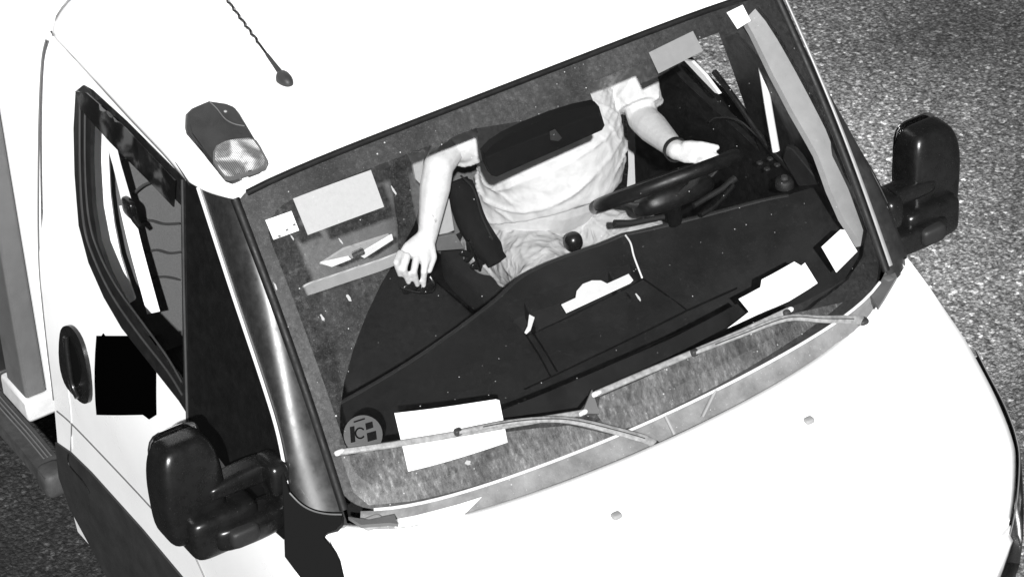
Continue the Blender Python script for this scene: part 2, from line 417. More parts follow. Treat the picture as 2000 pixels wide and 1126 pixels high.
ZE = [(-2.5, 2.055), (-2.36, 2.045), (-2.2, 2.03), (-1.93, 2.0), (-1.74, 1.985), (-1.6, 1.96), (-1.5, 1.95), (-1.40, 1.955)]
ZR = [(-2.5, 2.20), (-2.3, 2.20), (-1.9, 2.165), (-1.6, 2.115), (-1.47, 2.08), (-1.40, 2.06)]
def roof_f(x, y):
    ye = .832; ze = interp(ZE, x); zr = interp(ZR, x); k = min(1, abs(y) / ye)
    return Vector((x, y, ze + (zr - ze) * (1 - k ** (5 + 18 * max(0, 1 + (x + 1.40) / .25))) ** .5))
RF = Surf(roof_f, (0, 0, 1), [(-1.8, -.4), (-1.6, -.6), (-1.9, 0)])

van = bpy.data.objects.new('van', None); col.objects.link(van)
van.location = (-1.6, 0, 0)
setp(van, label='white box van seen from above, dark windscreen pillars, black mirrors and stickers on the windscreen', category='van')
bpy.context.view_layer.update()

# --- roof (double skin)
bm = bmesh.new(); rows = []
for i in range(31):
    x = -1.398 - .962 * i / 30; r = []
    for j in range(61):
        a = math.sin(math.pi / 2 * (j / 30 - 1)); r.append(roof_f(x, a * .832))
    rows.append(r)
loft(bm, rows)
bmesh.ops.recalc_face_normals(bm, faces=bm.faces)
for f in bm.faces:
    if f.normal.z < 0: f.normal_flip()
roof = build('roof', bm, M['paint'], van, recalc=False)
sm = roof.modifiers.new('skin', 'SOLIDIFY'); sm.thickness = .010; sm.offset = -1
bx_rows = [[Vector((-1.45 - .9 * i / 10, -.76 + 1.52 * j / 10, interp(ZR, -1.45 - .9 * i / 10) - .06 - .07 * abs(-1 + j / 5) ** 3)) for j in range(11)] for i in range(11)]
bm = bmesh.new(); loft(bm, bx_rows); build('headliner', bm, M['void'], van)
# gutter seam lines along the roof edges
for sgn in (-1, 1):
    pts = []
    for u, v in ((100, 62), (165, 130), (200, 163), (260, 222), (330, 298), (356, 335), (372, 362)):
        a, b = SR.inv(u, v); p = SR.pt(a, b); pts.append(Vector((p.x, p.y * (-sgn), p.z)) if sgn == 1 else p)
    if sgn == 1: pts = [Vector((p.x, abs(p.y), p.z)) for p in pts]
    tube('roof_gutter', cat(pts, 5), .0035, M['darkgrey'], van, 8)

# --- windscreen
def rrect(a0, a1, b0, b1, ra, rb, n=6):
    out = []
    for cx, cy, s in ((a1 - ra, b1 - rb, 0), (a0 + ra, b1 - rb, 90), (a0 + ra, b0 + rb, 180), (a1 - ra, b0 + rb, 270)):
        for k in range(n + 1):
            an = math.radians(s + 90 * k / n); out.append((cx + ra * math.cos(an), cy + rb * math.sin(an)))
    return out
OUT = [p for p in rrect(-.835, .835, .0, 1.0, .03, .025) if p[1] > .5] + [p for p in rrect(-.835, .835, .0, 1.0, .07, .06) if p[1] < .5]
wsc = patch('windscreen', GL, OUT, M['glass'], van, step=.05, thick=.004, sc=(1, 1))
# opaque printed border with the deeper patch behind the mirror mount
_r = GL.P([(1698, 447), (1691, 411), (1651, 306), (1601, 207), (1563, 136), (1527, 73), (1503, 36), (1482, 11)])
_b = GL.P([(1688, 500), (1660, 545), (1600, 590)])
inner = [(_r[-1][0] - .03, .925)] + [p for p in rrect(-.795, .70, .055, .925, .09, .08) if p[0] < .3][::1]
inner = [(.70, .925)] + [p for p in rrect(-.795, .70, .055, .925, .09, .08) if p[0] < .3] + [(.45, .055)] + [_b[2], _b[1], _b[0]] + [p for p in _r]
patch_px = [(934, 252), (938, 292), (960, 283), (1010, 258), (1080, 226), (1164, 205), (1150, 170)]
pp = GL.P(patch_px)
def top_inner():
    out = []
    for p in inner: out.append(p)
    return out
# bring the notch into the upper edge of the opening
upper = [p for p in inner if p[1] > .9]
poly_in = []
inserted = False
for i, p in enumerate(inner):
    q = inner[(i + 1) % len(inner)]
    poly_in.append(p)
    if not inserted and p[1] > .90 and q[1] > .90 and p[0] > pp[-1][0] and q[0] < pp[0][0]:
        e0 = (pp[-1][0], .925); e1 = (pp[0][0], .925)
        poly_in.append(e0); poly_in += list(reversed(pp)); poly_in.append(e1); inserted = True
patch('frit_border', GL, OUT, M['frit'], wsc, holes=[poly_in], step=.04, off=-.006, thick=.001)
# road film: everything the blades do not reach
wiped_px = [(663, 868), (664, 800), (672, 745), (690, 680), (715, 615), (742, 558), (780, 492), (808, 440), (832, 360), (838, 300), (885, 268), (925, 252), (1000, 240), (1080, 226), (1164, 200), (1290, 148),
            (1380, 92), (1440, 64), (1480, 110), (1530, 190), (1600, 320), (1680, 470), (1690, 500), (1650, 545), (1530, 606), (1345, 688), (1158, 770), (1140, 790), (1130, 803), (985, 818), (885, 845), (760, 862)]
wiped = GL.P(wiped_px)
patch('road_film', GL, OUT, M['dust'], wsc, holes=[wiped], step=.05, off=.0025, thick=0)
patch('wiped_film', GL, wiped, M['dust_clean'], wsc, step=.05, off=.0025, thick=0)
low = GL.P([(1170, 775), (1345, 696), (1530, 615), (1600, 600), (1645, 590), (1560, 655), (1400, 752), (1240, 830), (1190, 845), (1165, 810)])
patch('streaked_film', GL, low, M['dust_low'], wsc, step=.05, off=.0045, thick=0)
low2 = GL.P([(666, 890), (760, 875), (885, 856), (1040, 836), (1110, 830), (1200, 850), (1150, 872), (935, 945), (800, 978), (720, 985), (690, 960)])
patch('streaked_film', GL, low2, M['dust_low'], wsc, step=.05, off=.0045, thick=0)
# bright bottom seal and dark side mouldings
tube('bottom_seal', [glass_f(-.78 + 1.58 * k / 40, -.002) + Vector((.002, 0, .004)) for k in range(41)], .0042, M['trim_white'], wsc, 8)
for s in (-1, 1):
    tube('side_moulding', [glass_f(s * .843, k / 24) for k in range(25)], .012, M['rubber'], wsc, 8)
tube('top_moulding', [glass_f(-.81 + 1.63 * k / 24, 1.002) + Vector((.006, 0, .001)) for k in range(25)], .0085, M['rubber'], wsc, 8)

# --- A pillars
def pillar(s):
    bm = bmesh.new(); rows = []
    outp = [(388, 366), (450, 556), (480, 645), (512, 740), (540, 830), (556, 905), (566, 975), (572, 1010)]
    o3 = cat([SR.pt(*SR.inv(u, v)) for u, v in outp], 4)
    n = len(o3)
    for i, o in enumerate(o3):
        t = 1.0 - i / (n - 1) * 1.05
        e = glass_f(-.845, t)
        c = e.lerp(o, .5); bul = Vector((.55, -.62, .42)).normalized() * .022; d = o - e
        r = []
        for k in range(13):
            a = k / 12; r.append(e + d * a + bul * math.sin(math.pi * a) ** .8)
        r.append(o + Vector((-.03, .012, 0))); r.append(e + Vector((-.025, -.012, -.03)))
        rows.append([Vector((p.x, p.y * (1 if s < 0 else -1), p.z)) for p in r])
    loft(bm, rows, closed=True)
    bm.faces.new([v for v in bm.verts][:len(rows[0])]); bm.faces.new([v for v in bm.verts][-len(rows[0]):])
    o = build('windscreen_pillar', bm, M['pillar'], van, ang=70)
    edge = [Vector((p.x + .004, (p.y - .004) * (1 if s < 0 else -1), p.z + .003)) for p in o3[:-6]]
    tube('door_gutter', edge, .0045, M['trim_white'] if s < 0 else M['black'], o, 8)
    return o
pillar(-1); pL = pillar(1)
tube('pillar_strip', [glass_f(.850, 1 - k / 24) + Vector((.012, .004, .016)) for k in range(25)], [(.003, .0035 + .003 * k / 24) for k in range(25)], mat('satin_strip', .22, .35, .5, .1, 30), pL, 8, up=(0, 0, 1))
# pale inner pillar trim seen through the windscreen on the driver's side
px_in = [(1452, 10), (1480, 14), (1500, 38), (1524, 75), (1560, 138), (1598, 209), (1648, 308), (1688, 413), (1694, 447), (1691, 469), (1683, 480), (1648, 428), (1623, 373), (1598, 304), (1549, 219), (1510, 146), (1471, 66), (1450, 30)]
TRL = Surf(lambda y, t: glass_f(y, t) + Vector((-.05, 0, -.05)), (.7, 0, .7), [(.7, .6), (.7, .9), (.8, .2)])
tp = TRL.P(px_in)
cx_ = None
patch('pillar_trim', TRL, tp, M['trim'], van, step=.03, thick=.02)

# --- sides: door skins with window openings
win_out = [(150, 178), (165, 166), (182, 176), (250, 238), (362, 350), (367, 560), (371, 812), (352, 782), (300, 716), (240, 640), (205, 580), (175, 512), (156, 440), (148, 340), (146, 250)]
win_in = [(181, 226), (230, 276), (300, 344), (356, 400), (358, 560), (361, 752), (325, 700), (285, 645), (245, 588), (215, 530), (194, 470), (183, 400), (179, 310)]
black_q = [(364, 352), (388, 366), (450, 556), (512, 740), (540, 830), (556, 905), (566, 975), (572, 1012), (556, 1052), (512, 1012), (450, 920), (410, 868), (371, 822), (367, 560)]
WO = SR.P(win_out); WI = SR.P(win_in); BQ = SR.P(black_q)
top_edge = SR.P([(100, 58), (165, 130), (200, 163), (260, 222), (330, 298), (356, 335), (372, 350)])
body_rear = SR.P([(96, 70), (80, 130), (76, 300), (76, 500), (86, 610), (105, 780), (112, 860), (140, 992)])
for nm, S, skin in (('door', SR, M['paint']), ('door', SL, M['paint'])):
    outl = [(body_rear[7][0], .42)] + [tuple(p) for p in body_rear[::-1][:-3]] + [(-2.345, 1.9), (-2.352, 2.046), (-2.24, 2.036)] + [(a, b) for a, b in top_edge[1:]] + [(a, b) for a, b in BQ[0:2]] + [(a, b) for a, b in BQ[2:8]] + [(-.95, 1.18), (-.80, 1.15), (-.72, 1.0), (-.60, .42)]
    d = patch(nm, S, outl, skin, van, holes=[[(a, b) for a, b in cat([Vector((a, b, 0)) for a, b in WO], 1, True) for a, b in [(a, b)]] if False else WO], step=.06, thick=.03)
    if S is SR: doorR = d; setp(d, label='white door on the passenger side with dark handle and open-view window')
    else: doorL = d
    wf = patch('window_seal', S, WO, M['rubber'], d, holes=[WI], step=.03, off=.004, thick=.012)
    patch('window_glass', S, WI, M['glass'], d, step=.08, off=-.008, thick=.004)
    q = patch('quarter_panel', S, BQ, M['black'], d, step=.05, off=.003, thick=.02)
    # divider post between window and quarter panel
    dv = SR.P([(360, 350), (362, 480), (365, 640), (370, 822)])
    tube('window_divider', [S.pt(a, b) + S.nrm(a, b) * .006 for a, b in [(p.x, p.y) for p in cat([Vector((a, b, 0)) for a, b in dv], 5)]], .004, M['darkgrey'], d, 8)
# ribbed lines of the seal
for k, off in enumerate((.25, .5, .75)):
    ln = []
    for i in range(len(win_out)):
        pass
def offline(pxs, S, r, m, name, parent, off=.004, n=5):
    pr = S.P(pxs); c = cat([Vector((a, b, 0)) for a, b in pr], n)
    return tube(name, [S.pt(p.x, p.y) + S.nrm(p.x, p.y) * off for p in c], r, m, parent, 6)
offline([(160, 200), (160, 330), (168, 440), (188, 505), (222, 575), (270, 645), (330, 722), (360, 770)], SR, .0035, M['darkgrey'], 'seal_lip', doorR, .006)
offline([(170, 215), (170, 330), (178, 430), (198, 495), (232, 560), (280, 626), (330, 695), (359, 745)], SR, .003, M['darkgrey'], 'seal_lip', doorR, .006)
# tinted rain deflector over the window top, blotchy reflections painted into its colour
def defl():
    m, n, b, out = nodes('smoked_deflector'); b.inputs['Roughness'].default_value = .2
    tc = N(n, 'ShaderNodeTexCoord'); t = N(n, 'ShaderNodeTexNoise', Scale=14, Detail=2, Distortion=.6); n.links.new(tc.outputs['Object'], t.inputs[0])
    n.links.new(ramp(n, t.outputs['Fac'], [(.40, .003), (.52, .010), (.68, .07)]), b.inputs['Base Color']); return m
dfl = SR.P([(160, 176), (182, 180), (250, 240), (355, 350), (352, 402), (300, 348), (230, 278), (170, 212)])
patch('rain_deflector', SR, dfl, defl(), doorR, step=.03, off=.020, thick=.004)
# shut lines and swage
offline([(113, 170), (109, 250), (107, 330), (107, 480), (112, 580), (124, 690), (137, 790), (140, 850), (141, 875)], SR, .0028, M['paint_dull'], 'shut_line', doorR, .0)
offline([(112, 802), (140, 826), (200, 888), (270, 962), (330, 1027), (372, 1068), (385, 1092), (402, 1130)], SR, .0025, M['greymetal'], 'shut_line', doorR, .001)
offline([(141, 826), (139, 880)], SR, .002, M['greymetal'], 'shut_line', doorR, .001)
# lower cladding
cl = SR.P([(111, 862), (140, 882), (180, 921), (280, 1032), (362, 1130), (420, 1200), (400, 1300), (215, 1130), (140, 992), (118, 930)])
patch('lower_cladding', SR, cl, M['clad'], doorR, step=.06, off=.006, thick=.01)
patch('lower_cladding', SL, [(a, b) for a, b in cl], M['clad'], doorL, step=.06, off=.006, thick=.01)
offline([(138, 884), (140, 905), (165, 935), (180, 960)], SR, .002, M['black'], 'cladding_seam', doorR, .008)
# handle: recessed dished plate with grip
hp = SR.P([(124, 650), (132, 635), (146, 637), (162, 660), (174, 700), (180, 745), (180, 780), (168, 784), (150, 768), (133, 745), (123, 705)])
hp = [(p.x, p.y) for p in cat([Vector((a, b, 0)) for a, b in hp], 3, True)]
hnd = patch('door_handle', SR, hp, M['mirror_black'], doorR, step=.02, off=.012, thick=.02)
hr = SR.P([(138, 665), (148, 665), (160, 690), (166, 725), (160, 745), (146, 735), (137, 705)])
patch('handle_recess', SR, [(p.x, p.y) for p in cat([Vector((a, b, 0)) for a, b in hr], 3, True)], M['void'], hnd, step=.02, off=.0145, thick=.002)
gp = [SR.pt(*SR.inv(u, v)) + Vector((0, -.022, 0)) for u, v in ((143, 652), (145, 680), (149, 710), (155, 745), (166, 770))]
tube('grip', cat(gp, 4), .009, M['mirror_black'], hnd, 10)
# made-up black block on the door, standing over an unseen decal
dc = SR.P([(190, 655), (200, 655), (203, 650), (207, 655), (307, 655), (307, 809), (293, 818), (281, 809), (190, 809)])
patch('decal_cover', SR, dc, mat('matt_black_cover', .0008, .95, 0), doorR, step=.05, off=.003, thick=.001)
# --- bonnet and wings
Epx = [(1772, 503, .925), (1812, 556, .935), (1845, 604, .94), (1880, 655, .942), (1905, 698, .94), (1945, 775, .93), (1975, 850, .91), (1985, 905, .895), (1978, 1000, .85), (1950, 1100, .79), (1900, 1220, .70)]
Es = cat([Y(u, v, y) for u, v, y in Epx], 4)
NE = len(Es) - 1
def E_at(s):
    k = max(0, min(NE - 1e-6, s * NE)); i = int(k); return Es[i].lerp(Es[i + 1], k - i)
C0, C1, C2 = Vector((-.765, 0, 1.325)), Vector((-.40, 0, 1.20)), Vector((-.08, 0, .85))
def hood_f(u, s):
    e = E_at(s); y_ = abs(e.y * u) / .8; r0 = Vector((-.765 - .10 * y_ ** 2 - .05 * y_ ** 6, 0, 1.300))
    c = r0 * (1 - s) ** 2 + C1 * 2 * s * (1 - s) + C2 * s * s; k = min(1, abs(u)) ** (2.6 + 9 * max(0, 1 - s / .25) ** 2)
    p = c.lerp(e, k); p.y = e.y * u; return p
HD = Surf(hood_f, (.5, 0, .8), [(0, .2), (-.5, .2), (.5, .3)])
bm = bmesh.new(); loft(bm, [[hood_f(-1 + 2 * j / 60, i / 40) for j in range(61)] for i in range(41)])
bmesh.ops.recalc_face_normals(bm, faces=bm.faces)
for f in bm.faces:
    if f.normal.z < 0: f.normal_flip()
bon = build('bonnet', bm, M['paint'], van, recalc=False)
so = bon.modifiers.new('skin', 'SOLIDIFY'); so.thickness = .02; so.offset = -1
# black corner pieces under the pillars
ck = HD.P([(560, 964), (585, 984), (610, 998), (640, 1005), (668, 1008), (652, 1024), (632, 1044), (652, 1072), (664, 1100), (676, 1140), (620, 1160), (590, 1128), (556, 1084)])
pn = Vector((.62, -.40, .68)).normalized(); pc = Vector((-.92, -.91, 1.375)) + pn * .030
def PL(u, v):
    r = ray(u, v); return CAM + r * ((pc - CAM).dot(pn) / r.dot(pn))
prism('cowl_corner', [PL(u, v) for u, v in ((548, 900), (566, 962), (588, 984), (612, 997), (640, 1003), (668, 1005), (667, 1022), (655, 1034), (636, 1040), (632, 1048), (645, 1062), (657, 1080), (664, 1094), (677, 1145), (600, 1145), (556, 1086), (553, 1000))], -pn * .075, mat('dull_black_plastic', .0035, .85, .12), van, .003)
tube('cowl_corner_seam', cat([PL(u, v) + pn * .006 for u, v in ((566, 962), (588, 984), (612, 997), (640, 1003), (668, 1004))], 4), .0022, M['greymetal'], van, 6)
c2 = [(1738, 470), (1756, 480), (1776, 505), (1760, 536), (1748, 548), (1742, 520)]
patch('cowl_corner', HD, HD.P(c2), M['black'], van, step=.03, off=.014, thick=.02)
# wing skins below the bonnet edge
for s in (-1, 1):
    bm = bmesh.new(); rows = []
    for i in range(41):
        e = E_at(i / 40); r = []
        for k in range(9):
            a = k / 8; z = e.z - .003 + (.35 - e.z) * a
            r.append(Vector((e.x - .02 * a, s * -1 * -(e.y + .03 * math.sin(math.pi * min(1, a * 1.2)) * 0 - .022 - .03 * a), z)))
        rows.append(r)
    loft(bm, rows); build('front_wing', bm, M['paint'], van)
# headlamps wrap the wing edge
outer_px = [(1905, 698), (1925, 735), (1950, 782), (1970, 822), (1985, 872), (1993, 950), (1999, 1030), (1992, 1100)]
inner_px = [(1900, 688, .94), (1920, 728, .936), (1945, 775, .93), (1962, 812, .92), (1977, 855, .91), (1984, 905, .895), (1976, 1000, .85), (1952, 1100, .79)]
for s in (-1, 1):
    bm = bmesh.new(); rows = []
    for (u, v), (a, b, y) in zip(outer_px, inner_px):
        p = Y(a, b, y) + Vector((.004, .004, .006)); q = Y(u, v, y + .012); q2 = q + Vector((-.03, .004, -.10)); q3 = q + Vector((-.08, -.0, -.28))
        r = [p, p.lerp(q, .33) + Vector((.006, .004, .004)), p.lerp(q, .66) + Vector((.006, .006, .0)), q, q2, q3]
        rows.append([Vector((c.x, c.y * s, c.z)) for c in r])
    loft(bm, [[Vector(p) for p in cat([r[k] for r in rows], 3)] for k in range(6)])
    hl = build('headlight', bm, M['mirror_black'], van)
    ed = cat([Vector((c.x, c.y * s, c.z)) for c in [Y(a, b, y) + Vector((.008, .006, .01)) for a, b, y in inner_px]], 4)
    tube('lens_edge', ed, .002, M['greymetal'], hl, 6)
# bumper
for_b = []
bm = bmesh.new(); rows = []
for k in range(41):
    y = -.93 + 1.86 * k / 40; x = -.06 - .30 * abs(y / .93) ** 3
    rows.append([Vector((x, y, .80)), Vector((x + .05, y, .74)), Vector((x + .06, y, .55)), Vector((x + .02, y, .30)), Vector((x - .1, y, .28))])
loft(bm, rows); build('front_bumper', bm, M['clad'], van)
# cowl panel between glass and bonnet
bm = bmesh.new(); rows = []
for j in range(61):
    u = -.94 + 1.88 * j / 60; y = .86 * u
    a = glass_f(y, -.002) + Vector((0, 0, -.001)); h = hood_f(y / E_at(0).y, 0) + Vector((0, 0, -.022))
    rows.append([a, a.lerp(h, .5) + Vector((0, 0, -.003)), h + Vector((.03, 0, -.004))])
loft(bm, rows); cow = build('scuttle_panel', bm, M['cowl'], van)
CW = Surf(lambda y, k: (glass_f(y, -.002) + Vector((0, 0, -.001))).lerp(hood_f(y / E_at(0).y, 0) + Vector((0, 0, -.022)), k), (.3, 0, 1), [(0, .5), (.5, .5), (-.5, .5)])
for ln in ([(1398, 765), (1372, 818)], [(1300, 815), (1318, 852)]):
    q = CW.P(ln); tube('scuttle_rib', [CW.pt(a, b) + Vector((0, 0, .006)) for a, b in q], .005, M['trim'], cow, 6)
patch('scuttle_end', CW, CW.P([(770, 1010), (850, 993), (938, 969), (905, 1000), (895, 1012), (800, 1035), (770, 1032)]), M['paint'], cow, step=.05, off=.010, thick=.004)
for u, v in ((1580, 822), (1204, 1008)):
    a, b = HD.inv(u, v)
    superb('washer_nozzle', HD.pt(a, b) + Vector((0, 0, .003)), (.011, .013, .007), M['trim'], bon, 4, n=4)
# small fittings at the lower windscreen corners
a, b = GL.inv(725, 1018); q = CW.pt(-.77, .5)
superb('hinge_cover', Z(728, 1019, 1.35), (.02, .028, .008), M['trim'], cow, 4, n=4)
superb('hinge_cover', Z(1735, 545, 1.36), (.016, .014, .008), M['greymetal'], cow, 3, n=5)
prism('scuttle_end', [Z(u, v, 1.365) for u, v in ((680, 1008), (705, 1024), (760, 1020), (778, 1022), (770, 1004), (720, 1014))], (0, 0, -.01), M['greymetal'], cow)
prism('scuttle_end', [Z(u, v, 1.365) for u, v in ((1738, 512), (1752, 540), (1728, 580), (1715, 600), (1700, 575), (1722, 545))], (0, 0, -.01), M['greymetal'], cow)

# --- wipers
def wiper(blade, arm, rod, name='wiper'):
    S = GL
    bp = [S.pt(a, b) + S.nrm(a, b) * .022 for a, b in S.P(blade)]
    bp = cat(bp, 6)
    bm = bmesh.new(); add_tube(bm, bp, [(.005, .008)] * len(bp), 8, up=(.7, 0, .7)); 
    w_ = build(name, bm, M['wiper'], van)
    ed = [S.pt(a, b) + S.nrm(a, b) * .009 for a, b in S.P(blade)]
    tube('rubber_edge', cat(ed, 6), [(.012, .003)] * len(bp), M['rubber'], w_, 6, up=(.7, 0, .7))
    ap = cat([S.pt(a, b) + S.nrm(a, b) * o for (a, b), o in zip(S.P([p[:2] for p in arm]), [p[2] for p in arm])], 6)
    n = len(ap); tube('wiper_arm', ap, [(.006, .006 + .007 * (i / n)) for i in range(n)], M['wiper'], w_, 10, up=(.7, 0, .7))
    for (u, v) in rod:
        a, b = S.inv(u, v); superb('clip', S.pt(a, b) + S.nrm(a, b) * .03, (.008, .010, .009), M['darkgrey'], w_, 4, n=3)
    p = ap[-1]; superb('pivot_cap', p, (.014, .014, .008), M['darkgrey'], w_, 3, n=4)
    tube('arm_groove', [q_ + Vector((.005, 0, .005)) for q_ in ap[3:-6]], .0015, M['darkgrey'], w_, 6)
    for u, v in (blade[0], blade[-1]):
        a, b = S.inv(u, v); superb('blade_end', S.pt(a, b) + S.nrm(a, b) * .022, (.006, .014, .006), M['trim_white'], w_, 4, n=3)
wiper([(662, 880), (760, 867), (880, 848), (1010, 825), (1130, 805)], [(885, 843, .034), (985, 824, .036), (1060, 818, .038), (1112, 822, .04), (1180, 838, .04), (1245, 856, .035), (1268, 868, .03)], [(885, 843)])
wiper([(1157, 768), (1250, 728), (1345, 688), (1440, 648), (1532, 606)], [(1345, 688, .034), (1430, 655, .036), (1520, 622, .038), (1590, 624, .04), (1650, 625, .035), (1672, 628, .03)], [(1345, 688), (1525, 612)])
# raised triangular deflector fin between the blades
fin = [GL.pt(*GL.inv(u, v)) for u, v in ((1130, 812), (1150, 765), (1165, 812))]
prism('air_fin', [fin[0] + Vector((.01, 0, .012)), fin[1] + Vector((.01, 0, .012)), fin[2] + Vector((.01, 0, .012))], (.006, 0, .006), M['greymetal'], van)

# --- exterior mirrors
def mirror_unit(s):
    root = bpy.data.objects.new('door_mirror', None); col.objects.link(root); root.location = (-1.15, s * 1.14, 1.46)
    bpy.context.view_layer.update()
    root.parent = van; root.matrix_parent_inverse = van.matrix_basis.inverted(); root.location = (-1.15, s * 1.14, 1.46)
    bpy.context.view_layer.update()
    def lk(name, bm, m, ang=50):
        bmesh.ops.recalc_face_normals(bm, faces=bm.faces)
        me = bpy.data.meshes.new(name); bm.to_mesh(me); bm.free(); shade(me, ang)
        for v in me.vertices: v.co -= Vector((-1.15, s * 1.14, 1.46))
        o = bpy.data.objects.new(name, me); col.objects.link(o); me.materials.append(m); o.parent = root; return o
    def shell(p):       # narrow rounded top leaning inward, flatter back
        x, y, z = p
        w_ = 1.0 - .20 * max(0, z) ** 2 - .05 * max(0, -z)
        return Vector((x * (1 - .30 * max(0, z) ** 3) * (1 if x > 0 else .7), y * w_, z))
    bm = bmesh.new(); add_super(bm, (-1.145, s * 1.152 - .008, 1.470), (.070, .086, .146), 5.5, None, shell, 12)
    lk('housing', bm, M['mirror_black'])
    bm = bmesh.new(); add_super(bm, (-1.105, s * 1.105, 1.355), (.066, .095, .062), 6, None, None, 10)
    lk('lower_cover', bm, M['mirror_black'])
    bm = bmesh.new(); add_super(bm, (-1.095, s * 1.035, 1.462), (.032, .095, .027), 4.5, None, lambda p: Vector((p.x + .25 * p.y * p.y - .2, p.y, p.z * (1 + .25 * s * -p.y * 1))), 8); lk('arm', bm, M['mirror_black'])
    bm = bmesh.new(); add_super(bm, (-1.065, s * 1.04, 1.345), (.044, .105, .036), 5, None, lambda p: Vector((p.x - .25 * p.y * p.y + .15, p.y, p.z)), 8); lk('arm', bm, M['mirror_black'])
    bm = bmesh.new(); add_super(bm, (-1.07, s * .955, 1.455), (.052, .030, .052), 3.6, None, None, 8); lk('mount', bm, M['mirror_black'])
    bm = bmesh.new(); add_super(bm, (-1.07, s * .945, 1.36), (.055, .02, .055), 3.6, None, None, 8); lk('mount', bm, M['mirror_black'])
    bm = bmesh.new(); add_super(bm, (-1.03, s * 1.075, 1.352), (.030, .040, .026), 5, None, None, 6); lk('arm_inset', bm, M['dash_light'])
    bm = bmesh.new(); add_super(bm, (-1.195, s * 1.15, 1.47), (.008, .074, .14), 5, None, None, 6); lk('mirror_glass', bm, M['chrome'])
    return root
mR = mirror_unit(-1); setp(mR, label='black mirror on the near passenger side')
mL = mirror_unit(1)

# --- roof lamp
LP = Surf(lambda x, y: Vector((x, y, 2.125 - .28 * (x + 1.55))), (.2, 0, 1), [(-1.5, -.72)])
def lp(pts, h): return [LP.pt(*LP.inv(u, v)) + Vector((0, 0, h)) for u, v in pts]
base = [(361, 250), (362, 224), (374, 212), (407, 198), (441, 203), (456, 209), (466, 221), (497, 272), (527, 322), (520, 336), (490, 346), (488, 341), (472, 347), (474, 352), (456, 359), (441, 355), (402, 306), (364, 262)]
LP2 = Surf(lambda x, y: LP.pt(x, y) + Vector((0, 0, -.040)), (.2, 0, 1), [(-1.5, -.72)])
B0 = [LP2.pt(*LP2.inv(u, v)) for u, v in base]
B1 = [LP.pt(*LP.inv(442 + (u - 442) * .955, 276 + (v - 280) * .955)) for u, v in base]
top = [(372, 246), (372, 226), (382, 213), (409, 201), (418, 206), (428, 222), (446, 240), (476, 252), (496, 285), (515, 320), (508, 330), (486, 338), (484, 335), (468, 340), (468, 344), (452, 350), (441, 346), (406, 303), (376, 262)]
bm = bmesh.new(); r0 = [bm.verts.new(p) for p in B0]; r1 = [bm.verts.new(p) for p in B1]; n_ = len(r0)
for k in range(n_): bm.faces.new((r0[k], r0[(k + 1) % n_], r1[(k + 1) % n_], r1[k]))
bm.faces.new(r1)
lamp = build('roof_lamp', bm, M['darkgrey'], van, ang=30, bevel=.003)
patch('lamp_cover', LP, LP.P(top), M['darkgrey'], lamp, step=.02, off=.004, thick=.02)
lens_px = [(420, 318), (420, 302), (426, 290), (442, 282), (462, 278), (484, 276), (495, 279), (502, 289), (517, 317), (515, 327), (500, 335), (450, 349), (440, 347), (430, 335)]
lq = LP.P(lens_px); lcx = sum(p[0] for p in lq) / len(lq); lcy = sum(p[1] for p in lq) / len(lq)
patch('lens_rim', LP, [(lcx + (a - lcx) * 1.09, lcy + (b - lcy) * 1.09) for a, b in lq], M['greymetal'], lamp, step=.02, off=.008, thick=.01)
patch('lamp_lens', LP, lq, M['lens'], lamp, step=.008, off=.010, thick=.012, fn=lambda x, y: .010 * max(0, 1 - (math.hypot(x - lcx, y - lcy) / .06) ** 2))
for u, v, m_ in ((440, 217, 'trim'), (483, 269, 'black')):
    superb('screw', lp([(u, v)], -.002)[0], (.005, .005, .004), M[m_], lamp, 2, n=4)
tube('moulded_ridge', cat(lp([(409, 202), (424, 216), (440, 236), (458, 246), (478, 250)], .006), 4), .0016, M['greymetal'], lamp, 6)
# --- aerial
ab = RF.pt(*RF.inv(553, 157))
def abase(p): return Vector((p.x * (1 + .4 * p.x), p.y * (1 - .35 * max(0, -p.x)), max(p.z, -.1)))
aer = superb('aerial', ab + Vector((0, 0, .004)), (.028, .019, .022), M['darkgrey'], van, 2.4, None, abase, 8)
root_ = ab + Vector((-.012, 0, .018)); tipw = Y(430, -18, ab.y); stub = Y(521, 106, ab.y)
tube('stub', [root_, root_.lerp(stub, .4), stub], [.0075, .006, .0045], M['darkgrey'], aer, 10)
wp = []; L = (tipw - stub)
for k in range(161):
    a = k / 160; r = .0022 * (1 if a > .12 else 0)
    wp.append(stub + L * a * 1.6 + Vector((0, math.cos(k * .5) * r, math.sin(k * .5) * r)))
tube('whip', wp, .0032, M['black'], aer, 6)

# --- box body behind the cab
box_front = -2.47
zt = 2.9; yb = .935
def bx(name, x0, x1, y0, y1, z0, z1, m, parent=van, bevel=.006):
    return box(name, ((x0 + x1) / 2, (y0 + y1) / 2, (z0 + z1) / 2), ((x1 - x0) / 2, (y1 - y0) / 2, (z1 - z0) / 2), m, parent, None, bevel)
fx = -2.47
cr = [X(u, v, fx) for u, v in ((17, 560), (43, 780))]; yc = (cr[0].y + cr[1].y) / 2
g2 = [X(u, v, fx) for u, v in ((63, 560), (87, 765))]; yg = (g2[0].y + g2[1].y) / 2
zb0 = X(43, 780, fx).z; zb1 = X(50, 823, fx).z
bxw = bx('box_body', -5.6, fx - .002, yc + .01, -yc - .01, zb0 + .01, zt, M['sideshade'])
bx('front_wall', fx - .01, fx + .012, yg, -yg, zb0, zt, M['paint'], bxw, .004)
bx('corner_post', fx - .12, fx + .008, yc, yg - .003, zb0, zt, M['greymetal'], bxw, .008)
bx('corner_post', fx - .12, fx + .008, -yg + .003, -yc, zb0, zt, M['greymetal'], bxw, .008)
